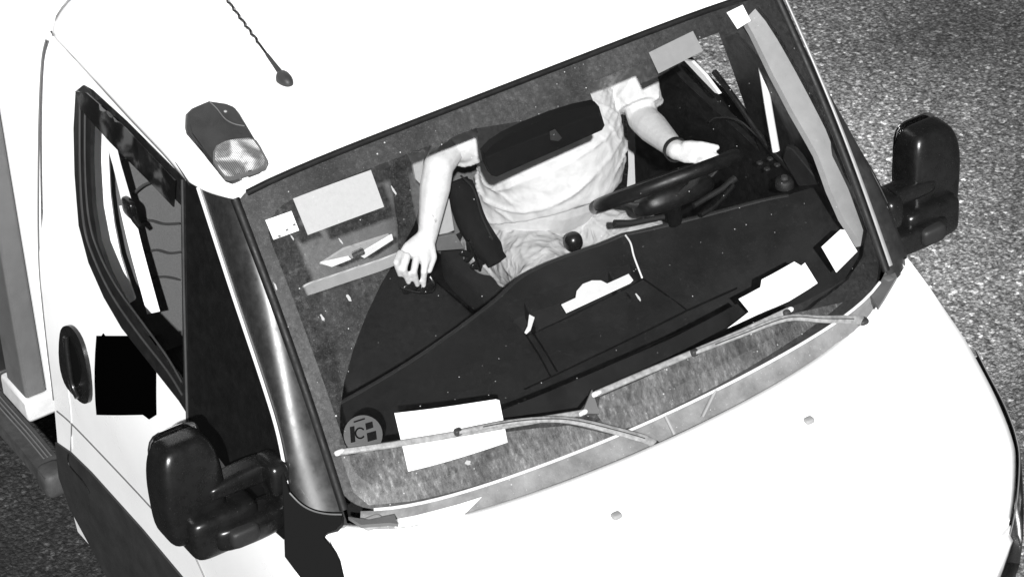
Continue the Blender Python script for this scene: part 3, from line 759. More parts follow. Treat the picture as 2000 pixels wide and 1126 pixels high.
bx('floor_frame', fx - .16, fx + .018, yc - .006, yg + .06, zb1, zb0 - .003, M['paint_dull'], bxw, .012)
bx('floor_frame', -5.6, fx - .163, yc - .004, yc + .06, zb1 + .01, zb0 - .003, M['sideshade'], bxw, .006)
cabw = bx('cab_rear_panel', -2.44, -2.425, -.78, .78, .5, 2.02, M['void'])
edge_px = [(90, 78), (82, 120), (77, 220), (75, 350), (76, 500), (84, 600), (94, 690), (105, 780)]
ep = []
for u, v in edge_px:
    a, b = SR.inv(u, v); ep.append(SR.pt(a, b) if v > 50 else Y(u, v, -.80 + (50 - v) * .0025))
tube('roof_edge_seam', [roof_f(-2.359, -.832 + .6 * k / 30) + Vector((0, 0, .001)) for k in range(31)], .003, M['greymetal'], van, 8)
tube('rear_edge_seam', cat(ep, 5), .0030, M['greymetal'], van, 8)
# side guard rail
gr = [Z(-60, 735, .47), Z(0, 806, .47), Z(50, 862, .47), Z(88, 908, .47), Z(104, 928, .47), Z(112, 938, .47)]
rail = ribbon('side_step', cat(gr, 4), (0, 0, 1), .05, .075, M['step'], van)
bm = bmesh.new()
for k in range(3):
    add_tube(bm, [p + Vector((0, .012 + .012 * (k - 1), .026)) for p in cat(gr[:4], 4)], .003, 6)
build('step_tread', bm, M['greymetal'], rail)
superb('step_end', gr[-2] + Vector((.0, .0, -.012)), (.045, .042, .046), M['step'], rail, 4, n=6)
# chassis and wheels under the body
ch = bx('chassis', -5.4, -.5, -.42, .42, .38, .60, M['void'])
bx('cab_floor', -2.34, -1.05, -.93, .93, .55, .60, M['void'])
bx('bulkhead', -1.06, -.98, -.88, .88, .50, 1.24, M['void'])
for x in (-.95, -4.6):
    for s in (-1, 1):
        bm = bmesh.new(); prof = [(.20, .06), (.30, .09), (.33, .10), (.335, 0), (.33, -.10), (.30, -.09), (.20, -.06)]
        rows = []
        for k in range(36):
            a = 2 * math.pi * k / 36
            rows.append([Vector((x + r * math.sin(a), s * .83 + w_, .335 + r * math.cos(a))) for r, w_ in prof])
        rows.append(rows[0]); loft(bm, rows)
        wh = build('wheel', bm, M['rubber'], van)
        tube('rim', [Vector((x, s * .83 - .05, .335)), Vector((x, s * .83 + .05, .335))], [.21, .21], M['greymetal'], wh, 28)

# ------------------------------------------------------------------ interior
DREAR = [(655, 790), (760, 730), (860, 665), (960, 590), (1010, 545), (1060, 517), (1130, 490), (1210, 460), (1240, 452), (1330, 430), (1430, 404), (1540, 380), (1632, 365)]
def dash_z(x, y):
    a = max(0, min(1, (y - .35) / .5)); a = a * a * (3 - 2 * a)
    return 1.30 + .13 * a - .05 * max(0, (x + 1.25)) / .35
DS = Surf(lambda x, y: Vector((x, y, dash_z(x, y))), (0, 0, 1), [(-1.4, 0), (-1.4, .5), (-1.3, -.5), (-1.2, .3)])
rear = DS.P(DREAR)
rear = [p for p in rear if p[1] < .90]
dp = [(p.x, p.y) for p in cat([Vector((a, b, 0)) for a, b in rear], 4)]
front = [(xb(y) - .035, y) for y in [.86 - 1.72 * k / 20 for k in range(21)]]
dpoly = [(-1.35, -.88)] + dp + [(dp[-1][0] + .02, .90)] + front
tray = DS.P([(990, 596), (1024, 582), (1100, 556), (1184, 528), (1230, 515), (1246, 524), (1257, 545), (1210, 570), (1099, 625), (1042, 651), (1028, 655), (1005, 628)])
def droll(x, y):
    d = min(math.hypot(x - a, y - b) for a, b in dp)
    return 0
dash = patch('dashboard', DS, dpoly, M['dash'], van, holes=[tray], step=.022, thick=.30, fn=droll)
tube('dash_roll', [DS.pt(p.x, p.y) + Vector((.002, 0, -.011)) for p in cat([Vector((a, b, 0)) for a, b in rear], 8)], .013, M['dash_light'], dash, 12)
patch('tray_floor', DS, tray, M['dash_light'], dash, step=.04, off=-.055, thick=.004)
for ln in ([(1028, 655), (1052, 692), (1076, 736)], [(1042, 651), (1066, 688), (1088, 726)], [(1257, 545), (1300, 575), (1342, 606)], [(1024, 760), (1076, 736), (1210, 672), (1342, 606), (1440, 562)]):
    q = DS.P(ln); tube('dash_seam', [DS.pt(a, b) for a, b in q], .003, M['void'], dash, 6)
vent = DS.P([(975, 832), (985, 812), (1110, 762), (1300, 672), (1460, 590), (1490, 600), (1480, 622), (1340, 690), (1150, 780)])
patch('defroster_vent', DS, vent, M['void'], dash, step=.05, off=.003, thick=.004)
rdg = DS.P([(985, 800), (1110, 757), (1300, 664), (1455, 585)]); tube('vent_ridge', [DS.pt(a, b) for a, b in [(p.x, p.y) for p in cat([Vector((a, b, 0)) for a, b in rdg], 5)]], .006, M['dash_light'], dash, 8)
# divider walls inside the tray
for ln in ([(1024, 590), (1046, 640)], [(1188, 530), (1206, 566)]):
    q = [DS.pt(a, b) for a, b in DS.P(ln)]; bm = bmesh.new(); add_prism(bm, [q[0], q[1], q[1] + Vector((0, 0, -.054)), q[0] + Vector((0, 0, -.054))], Vector((.006, .006, 0))); build('tray_divider', bm, M['dash'], dash, smooth=False)
# driver's door lining: dark card with its switches and mirror knob
for S_, d_ in ((SL, doorL),):
    lin = patch('door_lining', S_, [(-2.25, .6), (-2.25, 2.0), (-1.62, 1.93)] + [tuple(p) for p in BQ[1:6]] + [(-1.0, 1.3), (-1.0, .6)], M['black'], d_, holes=[WI], step=.06, off=-.036, thick=.03)
    if S_ is SL: linL = lin
for u, v, r in ((1532, 352, .022),):
    c = Y(u, v, .85); tube('mirror_knob', [c + Vector((0, 0, -.02)), c, c + Vector((-.0, -.0, .006))], [r * 1.2, r * 1.2, r * .9], M['dash'], linL, 24)
    tube('knob_cap', [c, c + Vector((0, 0, .014))], [r * .55, r * .4], M['darkgrey'], linL, 20); 
for i in range(2):
    for j in range(2):
        c = Y(1484 + i * 20 + j * 14, 318 - i * 8 + j * 12, .85); superb('window_switch', c, (.008, .008, .004), M['dash_light'], linL, 4, n=3)
tube('lining_seam', cat([Y(u, v, .855) for u, v in ((1386, 238), (1400, 230), (1440, 234), (1475, 262), (1545, 330))], 5), .0025, M['dash_light'], linL, 6)
# --- steering wheel
wc = X(1304, 352, -1.53); wn = Vector((-.60, .03, .80)).normalized()
a1, a2 = frame(wn, Vector((0, 1, 0)))
bm = bmesh.new(); R0 = .198; rows = []
for k in range(72):
    th = 2 * math.pi * k / 72; c = wc + (a1 * math.cos(th) + a2 * math.sin(th)) * R0; o = (c - wc).normalized()
    rows.append([c + (o * math.cos(q) + wn * math.sin(q)) * .0195 for q in [2 * math.pi * j / 12 for j in range(12)]])
rows.append(rows[0]); loft(bm, rows, closed=True); bmesh.ops.remove_doubles(bm, verts=bm.verts, dist=1e-5)
sw = build('steering_wheel', bm, M['black'], van)
superb('wheel_hub', wc - wn * .045, (.070, .120, .034), M['black'], sw, 3, Matrix((a2, a1, wn)).transposed())
for ang in (0, 180, 270):
    d = a1 * math.cos(math.radians(ang)) + a2 * math.sin(math.radians(ang))
    tube('spoke', [wc - wn * .045 + d * .06, wc - wn * .03 + d * .13, wc + d * .188], [(.008, .02), (.007, .017), (.006, .02)], M['darkgrey'], sw, 10, up=wn)
tube('steering_column', [wc - wn * .05, wc - wn * .11 + Vector((-.03, 0, -.03)), wc - wn * .16 + Vector((-.06, 0, -.12))], [.02, .02, .02], M['void'], van, 16)
for sd in ((-1), (1)):
    p = wc - wn * .09 + a1 * sd * .05; tube('column_stalk', [p, p + a1 * sd * .10 + wn * .015, p + a1 * sd * .15 + wn * .03], [.008, .009, .011], M['dash'], van, 10)
tube('column_stalk', cat([X(1368, 420, -1.42), X(1400, 398, -1.43), X(1432, 362, -1.45)], 5), .008, M['black'], van, 10)
# gear lever
gk = X(1120, 472, -1.72)
bm = bmesh.new(); add_super(bm, gk, (.026, .026, .03), 2.2, None, None, 8)
gl = build('gear_lever', bm, M['mirror_black'], van); tube('shaft', [gk + Vector((0, 0, -.02)), gk + Vector((.03, 0, -.16))], .008, M['black'], gl, 10)
# cable over the dashboard
cb_ = [DS.pt(*DS.inv(u, v)) + Vector((0, 0, h)) for u, v, h in ((1222, 462, .004), (1232, 482, .012), (1238, 505, .010), (1248, 530, .006), (1254, 543, .002))]
tube('charging_cable', cat(cb_, 5), .0028, M['paper'], van, 8)
# --- seats
def seat(cx, hw, name_label=None):
    root = bpy.data.objects.new('seat', None); col.objects.link(root); root.parent = van; root.matrix_parent_inverse = van.matrix_basis.inverted(); root.location = (-1.95, cx, .6)
    bpy.context.view_layer.update()
    def pt_(name, bm, m):
        bmesh.ops.recalc_face_normals(bm, faces=bm.faces); me = bpy.data.meshes.new(name); bm.to_mesh(me); bm.free(); shade(me, 50)
        for v in me.vertices: v.co -= Vector((-1.95, cx, .6))
        o = bpy.data.objects.new(name, me); col.objects.link(o); me.materials.append(m); o.parent = root; return o
    def quiltf(p): return p
    bm = bmesh.new(); add_super(bm, (-1.99, cx, .95), (.28, hw, .075), 5, None, None, 12); pt_('cushion', bm, M['seat'])
    bm = bmesh.new(); add_super(bm, (-2.33, cx, 1.28), (.06, hw * .97, .38), 5, Matrix.Rotation(math.radians(-7), 3, 'Y'), None, 14)
    for v in bm.verts:
        z = v.co.z; y = v.co.y - cx
        g = math.exp(-(((z - 1.0 - .05 * math.sin(y * 14)) % .105 - .0525) / .012) ** 2); v.co.x -= .006 * g
    pt_('backrest', bm, M['quilt'])
    bm = bmesh.new(); add_super(bm, (-2.37, cx, 1.76), (.045, .13, .09), 4, None, None, 8); pt_('headrest', bm, M['quilt'])
    bm = bmesh.new(); add_super(bm, (-1.95, cx, .74), (.24, hw * .8, .15), 6, None, None, 4); pt_('seat_base', bm, M['void'])
    return root
seat(.44, .25); seat(-.12, .24); seat(-.61, .25)
# driver's inner armrest
arm_rest = tube('armrest', cat([X(893, 352, -2.08), X(905, 385, -2.05), X(925, 440, -1.98), X(972, 512, -1.88)], 5), [(.02, .034)] * 2 + [(.03, .044)] * 12 + [(.02, .034)] * 2, mat('matt_black_vinyl', .003, .85, .15), van, 16)
tube('armrest_edge', cat([X(900, 343, -2.00), X(925, 370, -1.98), X(940, 420, -1.94), X(962, 468, -1.9)], 5), .003, M['seat'], arm_rest, 6)
# interior: pale post strip behind the passenger window and belt
pst = [(182, 228), (204, 248), (212, 300), (222, 400), (236, 500), (252, 560), (226, 520), (202, 450), (190, 380), (184, 300)]
ppn = Vector((.78, -.58, .2)).normalized(); ppc = X(205, 400, -2.22)
def PQ(u, v):
    r = ray(u, v); return CAM + r * ((ppc - CAM).dot(ppn) / r.dot(ppn))
prism('door_post', [PQ(u, v) for u, v in ((170, 205), (182, 222), (206, 248), (212, 300), (216, 380), (224, 440), (236, 500), (250, 545), (264, 585), (240, 600), (200, 540), (172, 450), (162, 300))], -ppn * .015, M['paint'], van)
bw1 = [Y(208, 246, -.80), Y(228, 320, -.79), Y(248, 395, -.78)]; bw2 = [Y(246, 400, -.78), Y(262, 470, -.78), Y(282, 545, -.78), Y(300, 610, -.78)]
sb = ribbon('seat_belt', cat(bw1, 5), (.5, .87, 0), [.022 + .006 * abs(k - 5) / 5 for k in range(11)], .003, M['belt'], van)
ribbon('lower_webbing', cat(bw2, 5), (.5, .87, 0), .036, .003, M['paper'], sb)
for ln in ([(222, 330), (240, 312), (262, 300)], [(258, 380), (280, 362), (305, 352)], [(266, 436), (290, 430), (320, 437), (350, 436)], [(278, 494), (305, 488), (330, 494), (352, 492)], [(286, 545), (320, 540), (352, 546)], [(296, 590), (325, 590), (354, 602)]):
    tube('seat_seam', cat([X(u, v, -2.264) for u, v in ln], 5), .004, mat('seam_fabric', .035, .9, .1), van, 6)
bk = Y(252, 405, -.785); superb('buckle', bk, (.03, .012, .028), M['mirror_black'], sb, 3.5, n=5)
tube('buckle_tongue', [bk, bk + Vector((.03, 0, -.025)), bk + Vector((.055, .0, -.035))], [.012, .010, .007], M['mirror_black'], sb, 8)
# white edge along the belt foot
# driver-side door inner: sill, post and white divider
tube('inner_divider', cat([Y(u, v, .82) for u, v in ((1476, 66), (1490, 140), (1502, 215), (1516, 295))], 5), [(.008, .012)] * 19, M['trim_white'], van, 10)
prism('lit_sill_trim', [Y(u, v, .80) for u, v in ((1336, 118), (1350, 120), (1377, 148), (1404, 184), (1396, 181), (1364, 148))], (0, .01, 0), M['trim_white'], van)  # sliver of door sill trim, its lit edge put in as white
tube('door_sill_trim', cat([Y(u, v, .86) for u, v in ((1395, 140), (1440, 200), (1500, 285), (1560, 345))], 5), .009, M['black'], van, 8)
sp = Y(1560, 320, .84)
prism('door_speaker_cover', [Y(u, v, .84) for u, v in ((1535, 285), (1548, 292), (1602, 360), (1560, 365), (1528, 310))], (0, .02, 0), M['dash'], van, .003)
# rear-view mirror
rv = [(946, 300), (962, 283), (988, 266), (1030, 246), (1080, 226), (1125, 212), (1163, 204), (1170, 208), (1181, 245), (1176, 254), (1100, 288), (1035, 316), (970, 345), (960, 343), (950, 322)]
RM = Surf(lambda a, b: Vector((-1.30 + .25 * (b - 1.9), a, b)), (1, 0, 0), [(0, 1.9)])
rvm = patch('interior_mirror', RM, RM.P(rv), mat('mirror_back', .004, .7, .2), van, step=.03, thick=.02)
q = RM.pt(*RM.inv(1082, 264)); prism('maker_tab', [RM.pt(*RM.inv(u, v)) + Vector((.003, 0, 0)) for u, v in ((1072, 256), (1082, 251), (1096, 268), (1088, 274), (1073, 272))], (.002, 0, 0), M['darkgrey'], rvm)
tube('mirror_stem', [q, glass_f(.02, .93) + Vector((-.02, 0, -.01))], .012, M['black'], rvm, 10)

# ------------------------------------------------------------------ stickers and papers on the windscreen
def sticker(name, px, m, label, off=.0012, th=.0008, parent=wsc):
    o = patch(name, GL, GL.P(px), m, parent, step=.05, off=off, thick=th)
    if label: o['label'] = label
    return o
sticker('sticker', [(572, 388), (724, 332), (750, 404), (601, 459)], M['card'], 'large pale rectangular card in the upper passenger corner of the windscreen')
s2 = sticker('sticker', [(518, 430), (569, 412), (584, 450), (534, 468)], M['paper'], 'small white card with tiny print beside the large pale card')
sticker('sticker', [(1267, 103), (1353, 61), (1373, 100), (1286, 144)], M['card_dark'], 'grey rectangular card at the upper driver side of the windscreen')
sticker('sticker', [(1419, 25), (1450, 10), (1466, 41), (1440, 57)], M['paper'], 'small white square in the top driver corner of the windscreen')
sticker('sticker', [(770, 806), (968, 779), (975, 781), (991, 863), (797, 920)], M['paper'], 'large white sheet behind the passenger wiper')
sticker('sticker', [(1604, 482), (1641, 448), (1649, 449), (1674, 491), (1633, 532)], M['paper'], 'white square card in the lower driver corner')
for (a, b) in ((560, 450), (574, 440), (545, 462)):
    sticker('print_mark', [(a - 3, b - 2), (a + 2, b - 4), (a + 4, b), (a - 1, b + 2)], M['ink'], None, .0016, .0003, wsc)
# crumpled paper and dark sheet lie on the dashboard under the glass
DG = Surf(lambda y, t: glass_f(y, t) + Vector((-.012, 0, -.012)), (.7, 0, .7), GL.seeds)
def gl_sheet(name, px, m, label, cat_, off=-.012, group=None, mark=None):
    o = patch(name, GL, GL.P(px), m, None, step=.03, off=off, thick=.001, fn=lambda a, b: .004 * noise.noise(Vector((a * 14, b * 14, off * 100))))
    setp(o, label=label, category=cat_); return o
gl_sheet('paper', [(1447, 583), (1490, 560), (1492, 545), (1530, 525), (1556, 510), (1570, 518), (1577, 512), (1602, 552), (1545, 588), (1500, 607), (1424, 641), (1468, 608)], M['paper'], 'torn white paper lying against the lower windscreen on the driver side', 'paper')
gl_sheet('paper_scrap', [(1437, 655), (1450, 643), (1500, 625), (1490, 632)], M['paper'], 'thin white paper strip peeping out below the driver side wiper', 'paper', -.010)
gl_sheet('dark_sheet', [(988, 800), (1200, 712), (1330, 655), (1448, 592), (1466, 610), (1424, 640), (1345, 682), (1160, 765), (1135, 795), (985, 816)], M['sheet'], 'long dark sheet lying along the foot of the windscreen', 'sheet', -.022)
# round badge with a letter C and bars
bc = GL.inv(709, 845); 
def ring_px(u, v, r, n=28): return [(u + r * math.cos(2 * math.pi * k / n), v + r * math.sin(2 * math.pi * k / n)) for k in range(n)]
badge = sticker('badge', ring_px(709, 848, 38), mat('grey_badge', .05, .6, .3, .1, 60), 'round badge with a letter C in the lower passenger corner')
bi = M['void']
def bar(px): sticker('badge_print', px, bi, None, .0016, .0003, wsc)
bar([(683, 833), (692, 831), (694, 862), (685, 864)]); bar([(713, 826), (727, 822), (729, 834), (715, 839)]); bar([(716, 845), (734, 840), (736, 857), (718, 862)])
bar([(690, 822), (712, 815), (713, 818), (691, 825)])
arc = [(703 + 9 * math.cos(math.radians(a)), 845 + 10 * math.sin(math.radians(a))) for a in range(35, 326, 15)]
ac = [GL.pt(*GL.inv(u, v)) + GL.nrm(0, .1) * .0012 for u, v in arc]
tube('badge_letter', ac, .0022, bi, wsc, 6)
# scratches / bird lime marks on the glass outside
random.seed(11)
for (u, v, L_, w_) in ((768, 372, 22, 5), (664, 470, 16, 4), (681, 582, 16, 8), (629, 620, 16, 6), (570, 464, 14, 4), (913, 903, 12, 12), (1245, 580, 22, 5), (538, 560, 20, 4), (610, 790, 14, 3), (575, 700, 12, 3), (1135, 900, 8, 3), (845, 422, 7, 3)):
    an = math.radians(60 + random.uniform(-8, 8)); pts = []
    for k in range(14):
        th = 2 * math.pi * k / 14; r = random.uniform(.6, 1.1)
        x_, y_ = math.cos(th) * L_ / 2 * r, math.sin(th) * w_ / 2 * r; pts.append((u + x_ * math.cos(an) - y_ * math.sin(an), v + x_ * math.sin(an) + y_ * math.cos(an)))
    patch('dirt_mark', GL, GL.P(pts), M['card'], wsc, step=.05, off=.0035, thick=.0004)

# --- loose things in the cab
def ds_poly(px, h=0): return [DS.pt(*DS.inv(u, v)) + Vector((0, 0, h)) for u, v in px]
half = [(1160 + 34 * math.cos(math.radians(a)) * 1.0, 578 + 28 * math.sin(math.radians(a))) for a in range(180, 301, 12)]
o = prism('card_holder', ds_poly([(1096, 598), (1124, 585), (1126, 572), (1138, 558), (1156, 551), (1174, 551), (1186, 557), (1228, 538), (1237, 550), (1231, 556), (1106, 614)], .004), (0, 0, .003), M['paper'], None, .001)
setp(o, label='white card with a half round tab standing in the dashboard tray', category='card')
o = prism('folded_note', ds_poly([(1033, 617), (1044, 623), (1036, 648), (1028, 655), (1024, 652), (1030, 640)], .004), (.002, 0, .004), M['paper'], None, .001)
setp(o, label='small folded white note in the passenger end of the dashboard tray', category='note')
# envelope with clip on the passenger side
pl = -1.75
o = prism('envelope', [X(u, v, pl + .0006 * (u - 625) * -1) for u, v in ((625, 516), (672, 486), (760, 458), (768, 468), (700, 500), (648, 521))], (-.006, 0, .002), M['card'], None, .001)
setp(o, label='folded grey envelope with white edges lying behind the ribbed strap', category='envelope')
prism('white_flap', [X(u, v, pl - .08 * (u - 625) / 143 + .012) for u, v in ((700, 498), (766, 459), (768, 468), (712, 504))], (-.004, 0, .002), M['paper'], o)
prism('white_flap', [X(u, v, pl + .012) for u, v in ((627, 514), (682, 502), (686, 506), (648, 521))], (-.004, 0, .002), M['paper'], o)
tube('clip', [X(690, 498, pl), X(708, 490, pl)], .010, M['chrome'], o, 8)
# ribbed strap
st = cat([X(787, 500, -1.80), X(740, 518, -1.79), (X(680, 538, -1.78)), X(630, 555, -1.77), X(600, 565, -1.76), X(588, 574, -1.755), X(588, 588, -1.75)], 5)
o = ribbon('ribbed_strap', st, (.3, .1, 1), [.046] * len(st), .006, M['strap'], None)
setp(o, label='pale ribbed strap with a folded end beside the hand of the driver', category='strap')
prism('strap_end', [X(u, v, -1.74) for u, v in ((583, 582), (592, 577), (605, 600), (597, 605))], (-.006, 0, 0), M['paper'], o, .001)
# grey boxes between seats
o = prism('notebook', [X(u, v, -1.98) for u, v in ((862, 395), (878, 388), (888, 450), (852, 464), (848, 410))], (-.02, 0, 0), M['card'], None, .002); setp(o, label='grey notebook standing behind the forearm of the driver', category='notebook')
o = prism('cardboard_box', [X(u, v, -1.96) for u, v in ((850, 464), (890, 456), (908, 486), (855, 490))], (-.08, 0, -.02), M['paper_grey'], None, .002); setp(o, label='small grey box beside the wrist of the driver', category='box')
o = prism('booklet', [X(u, v, -1.93) for u, v in ((798, 303), (830, 294), (822, 360), (812, 350), (806, 318))], (-.01, 0, 0), M['card'], None, .001); setp(o, label='pale booklet partly hidden under the upper forearm', category='booklet')
# seat belt buckle cluster by the driver's hip
bm = bmesh.new(); random.seed(3)
for k in range(9):
    c = X(925 + random.uniform(-16, 18), 480 + k * 5, -1.93); add_super(bm, c, (.006, .020, .009), 5, Matrix.Rotation(random.uniform(0, 3), 3, 'X'), None, 3)
build('belt_buckle', bm, M['mirror_black'], van)
tube('buckle_stalk', [X(915, 470, -1.92), X(928, 500, -1.92), X(938, 528, -1.92)], .005, M['chrome'], van, 6)

# ------------------------------------------------------------------ the driver
def realise(name, bm, voxel, smooth_it, m, parent=None, disp=None, inflate=0):
    me = bpy.data.meshes.new(name + '_raw'); bmesh.ops.recalc_face_normals(bm, faces=bm.faces); bm.to_mesh(me); bm.free()
    tmp = bpy.data.objects.new(name + '_raw', me); col.objects.link(tmp)
    r = tmp.modifiers.new('r', 'REMESH'); r.mode = 'VOXEL'; r.voxel_size = voxel
    s = tmp.modifiers.new('s', 'SMOOTH'); s.factor = .5; s.iterations = smooth_it
    dg = bpy.context.evaluated_depsgraph_get(); dg.update()
    out = bpy.data.meshes.new_from_object(tmp.evaluated_get(dg)); bpy.data.objects.remove(tmp); bpy.data.meshes.remove(me)
    out.name = name
    if disp:
        ns = [v.normal.copy() for v in out.vertices]
        for v, n in zip(out.vertices, ns): v.co += n * disp(v.co, n)
    out.shade_smooth(); out.materials.clear()
    return link(name, out, m, parent)
def cap(bm, a, b, ra, rb, seg=14):
    a = Vector(a); b = Vector(b); d = (b - a); L = d.length
    n = 6; pts = []; rr = []
    t = d / L
    for k in range(n): 
        q = math.pi / 2 * (1 - k / n); pts.append(a - t * ra * math.sin(q)); rr.append(max(ra * .03, ra * math.cos(q)))
    pts.append(a); rr.append(ra); pts.append(b); rr.append(rb)
    for k in range(1, n + 1):
        q = math.pi / 2 * k / n; pts.append(b + t * rb * math.sin(q)); rr.append(max(rb * .03, rb * math.cos(q)))
    add_tube(bm, pts, rr, seg)
def chain(bm, pts, rad, seg=14):
    for i in range(len(pts) - 1): cap(bm, pts[i], pts[i + 1], rad[i], rad[i + 1], seg)
# joints
sR = X(915, 222, -1.98); eR = X(856, 325, -1.83); wR = X(835, 462, -1.80)
sL = X(1222, 95, -2.02); eL = X(1256, 232, -1.86); wL = X(1322, 294, -1.60)
pel = Vector((-2.07, .46, 1.09)); belly = Vector((-1.98, .43, 1.27)); chest = Vector((-2.02, .43, 1.50)); neck = Vector((-2.04, .44, 1.68)); head = Vector((-2.02, .44, 1.84))
def torso(bm, g=0):
    pts = [pel + Vector((0, 0, -.06)), pel, Vector((-2.02, .46, 1.20)), Vector((-1.975, .465, 1.32)), Vector((-1.985, .465, 1.43)), Vector((-2.01, .455, 1.53)), Vector((-2.04, .45, 1.61)), Vector((-2.05, .44, 1.67))]
    rad = [(.10, .14), (.13, .18), (.155, .20), (.17, .20), (.16, .195), (.13, .185), (.09, .14), (.06, .07)]
    pts = cat(pts, 3); rad2 = []
    for i in range(len(pts)):
        k = i / (len(pts) - 1) * (len(rad) - 1); j = min(int(k), len(rad) - 2); f = k - j
        rad2.append((rad[j][0] * (1 - f) + rad[j + 1][0] * f + g, rad[j][1] * (1 - f) + rad[j + 1][1] * f + g))
    add_tube(bm, pts, rad2, 28, up=(1, 0, 0))
kR = Vector((-1.60, .30, 1.12)); kL = Vector((-1.60, .62, 1.12)); fR = Vector((-1.48, .30, .68)); fL = Vector((-1.48, .62, .68))
hipR = Vector((-2.05, .34, 1.07)); hipL = Vector((-2.05, .54, 1.07))
bm = bmesh.new(); torso(bm)
for h_, k_, f_ in ((hipR, kR, fR), (hipL, kL, fL)):
    chain(bm, [h_, k_, k_ + (f_ - k_) * .35, f_], [.088, .060, .056, .04]); chain(bm, [f_, f_ + Vector((.16, 0, -.02))], [.042, .034])
chain(bm, [sR, eR, eR.lerp(wR, .3), wR], [.056, .042, .043, .027]); chain(bm, [sL, eL, eL.lerp(wL, .3), wL], [.056, .045, .045, .028])
cap(bm, sR, chest + Vector((0, -.10, .06)), .065, .09); cap(bm, sL, chest + Vector((0, .10, .06)), .065, .09)
cap(bm, neck + Vector((-.01, 0, -.06)), neck + Vector((0, 0, .06)), .06, .055)
add_super(bm, head + Vector((-.01, 0, .03)), (.098, .076, .105), 2.3, None, None, 8)
add_super(bm, head + Vector((.025, 0, -.055)), (.065, .055, .06), 2.3, None, None, 8)
cap(bm, head + Vector((.088, 0, .015)), head + Vector((.108, 0, -.02)), .009, .014)
for s in (-1, 1):
    add_super(bm, head + Vector((-.005, s * .078, 0)), (.016, .010, .032), 2, None, None, 4)
    cap(bm, head + Vector((.082, s * .015, .038)), head + Vector((.07, s * .05, .038)), .010, .008)
cap(bm, head + Vector((.083, -.022, -.052)), head + Vector((.083, .022, -.052)), .008, .008)
# right hand: back of the hand up, fingers curled down over the sunglasses
def PX(l): return [X(u, v, x) for u, v, x in l]
pr = PX([(835, 462, -1.80), (815, 492, -1.775), (808, 505, -1.765)])
add_tube(bm, [pr[0], pr[0].lerp(pr[1], .5), pr[1], pr[2]], [(.020, .028), (.021, .036), (.019, .044), (.014, .045)], 18, up=(.7, -.4, .5))
FR = [[(782, 495, -1.77), (774, 512, -1.745), (781, 536, -1.75)], [(795, 500, -1.76), (788, 525, -1.735), (798, 551, -1.745)], [(813, 506, -1.755), (808, 530, -1.73), (815, 556, -1.74)], [(831, 504, -1.755), (828, 530, -1.735), (827, 558, -1.745)]]
for f in FR: chain(bm, PX(f), [.0115, .0100, .0075], 12)
chain(bm, PX([(840, 478, -1.775), (846, 502, -1.755), (838, 528, -1.745)]), [.014, .0115, .009], 12)
# left hand on the wheel rim
rim = wc + (X(1375, 312, -1.50) - wc).normalized() * R0
pl_ = PX([(1322, 294, -1.60), (1345, 296, -1.565), (1360, 298, -1.54)])
add_tube(bm, [pl_[0], pl_[0].lerp(pl_[1], .5), pl_[1], pl_[2]], [(.022, .026), (.019, .032), (.018, .036), (.014, .034)], 18, up=(.5, -.3, .8))
for k, f in enumerate([[(1352, 312, -1.55), (1368, 316, -1.515), (1372, 326, -1.50)], [(1360, 306, -1.545), (1382, 310, -1.51), (1388, 320, -1.495)], [(1366, 300, -1.54), (1394, 304, -1.505), (1402, 314, -1.49)], [(1366, 293, -1.54), (1400, 306, -1.50), (1414, 318, -1.485)]]):
    chain(bm, PX(f), [.011, .010, .008], 12)
chain(bm, PX([(1340, 284, -1.575), (1370, 283, -1.54), (1400, 288, -1.515)]), [.014, .011, .009], 12)
person = realise('person', bm, .0042, 5, M['skin'])
setp(person, label='driver in pale t-shirt and shorts with one hand on the wheel, the other holding sunglasses', category='person')
# t-shirt
def fold(co, n):
    y = co.y - .46; z = co.z
    s = z - (1.1 + 1.2 * noise.noise(Vector((z * 3, 1, 5)))) * y * y + .10 * noise.noise(co * 4.2) - .20 * y
    m_ = max(0, min(1, .45 + 1.3 * noise.noise(Vector((co.y * 6, z * 10, 3)))))
    amp = .013 * max(0, min(1, (1.58 - z) / .22)) * m_
    w_ = (1 - abs(math.sin(s * 52))) ** 3
    w2 = (1 - abs(math.sin(s * 117 + 3 * noise.noise(co * 6)))) ** 2 * max(0, noise.noise(co * 7 + Vector((9, 2, 4))))
    s3 = z * .7 + .8 * y + .07 * noise.noise(co * 5); w2 += 1.1 * (1 - abs(math.sin(s3 * 60))) ** 4 * max(0, noise.noise(co * 5 + Vector((1, 7, 2)))+.1)
    hem = .004 * max(0, 1 - abs(z - 1.205) / .02)
    return amp * w_ + .010 * w2 + .005 * noise.noise(co * 8) + .0025 * noise.noise(co * 30) + hem
bm = bmesh.new(); torso(bm, .017)
geom = [f for f in bm.faces if f.calc_center_median().z < 1.12]; 
for s_, e_, r0 in ((sR + Vector((0, .03, 0)), eR + Vector((0, .055, .02)), .074), (sL, eL, .070)):
    m_ = s_.lerp(e_, .62); chain(bm, [s_, m_], [r0, r0 * .93]); d = (e_ - s_).normalized(); add_tube(bm, [m_ - d * .02, m_ + d * .045], [(r0, r0), (r0 * .98, r0 * .98)], 16)
cap(bm, sR, chest + Vector((0, -.10, .06)), .078, .105); cap(bm, sL, chest + Vector((0, .10, .06)), .078, .105)
bmesh.ops.bisect_plane(bm, geom=bm.verts[:] + bm.edges[:] + bm.faces[:], plane_co=(-2.0, .43, 1.19), plane_no=(-.45, 0, 1), clear_inner=True)
bmesh.ops.holes_fill(bm, edges=[e for e in bm.edges if e.is_boundary])
realise('tshirt', bm, .006, 3, M['shirt'], person, fold)
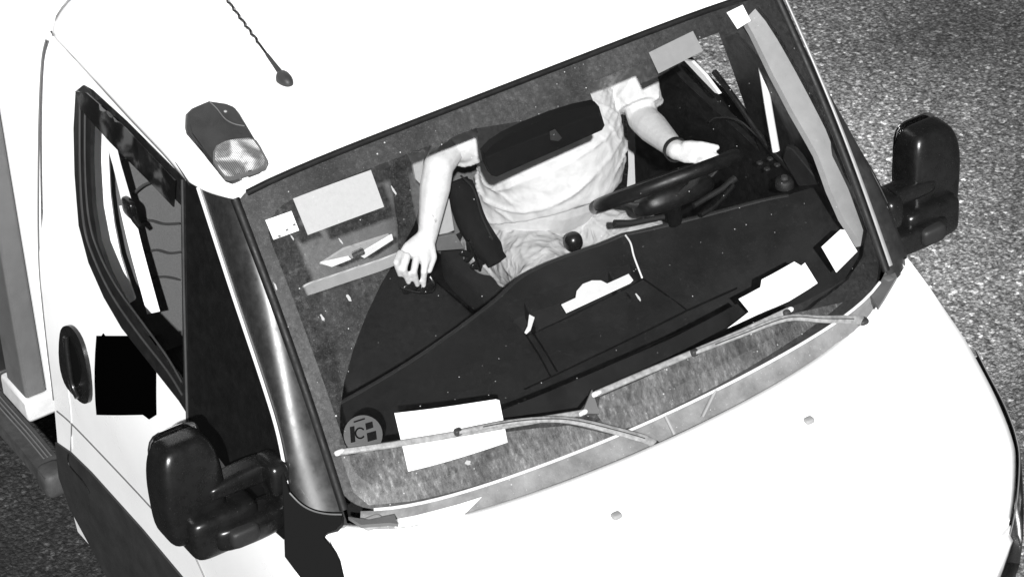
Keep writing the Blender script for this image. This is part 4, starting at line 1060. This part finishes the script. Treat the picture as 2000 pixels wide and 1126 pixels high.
# shorts
def fold2(co, n): return .007 * max(0, 1 - abs(noise.noise(Vector((co.x * 7, co.y * 17, co.z * 12)))) * 3.2) ** 2 + .005 * max(0, 1 - abs(noise.noise(co * 15)) * 3) ** 2 + .006 * noise.noise(co * 9) + .001 * noise.noise(co * 40)
bm = bmesh.new()
for h_, k_ in ((hipR, kR), (hipL, kL)): chain(bm, [h_ + Vector((.0, 0, .0)), h_.lerp(k_, .88)], [.110, .092], 20)
cap(bm, hipR, hipL, .125, .125, 20); cap(bm, pel + Vector((.06, -.05, .05)), pel + Vector((.06, .05, .05)), .14, .14, 20)
realise('shorts', bm, .006, 3, M['shorts'], person, fold2)
bm = bmesh.new()
for f_ in (fR, fL): add_super(bm, f_ + Vector((.07, 0, -.035)), (.14, .048, .045), 2.6, None, None, 6)
build('shoes', bm, M['shoe'], person)
bm = bmesh.new(); add_super(bm, head + Vector((-.025, 0, .05)), (.098, .084, .10), 2.3, None, lambda p: Vector((p.x, p.y, max(p.z, -.35 - p.x * .3))), 8); build('hair', bm, M['hair'], person)
# wristband
d = (wL - eL).normalized(); wb = eL.lerp(wL, .97)
bm = bmesh.new(); a_, b_ = frame(d, Vector((0, 0, 1))); rows = []
for k in range(32):
    th = 2 * math.pi * k / 32; o_ = a_ * math.cos(th) + b_ * math.sin(th); c = wb + o_ * .0315
    rows.append([c + d * .007, c + d * .007 + o_ * .004, c - d * .007 + o_ * .004, c - d * .007])
rows.append(rows[0]); loft(bm, rows, closed=True); build('wristband', bm, M['rubber'], person)
# sunglasses
bm = bmesh.new(); g1 = cat(PX([(782, 562, -1.735), (800, 568, -1.73), (822, 572, -1.73), (844, 570, -1.735)]), 4); add_tube(bm, g1, .0035, 8)
sg = build('sunglasses', bm, M['mirror_black'], None)
setp(sg, label='black sunglasses dangling from the fingers of the driver', category='sunglasses')
for u in (798, 832):
    superb('lens', X(u + 2, 562, -1.745), (.006, .024, .017), M['mirror_black'], sg, 2.6, n=5)
tube('temple', cat(PX([(844, 570, -1.735), (848, 556, -1.76), (840, 540, -1.78)]), 4), .003, M['mirror_black'], sg, 6)
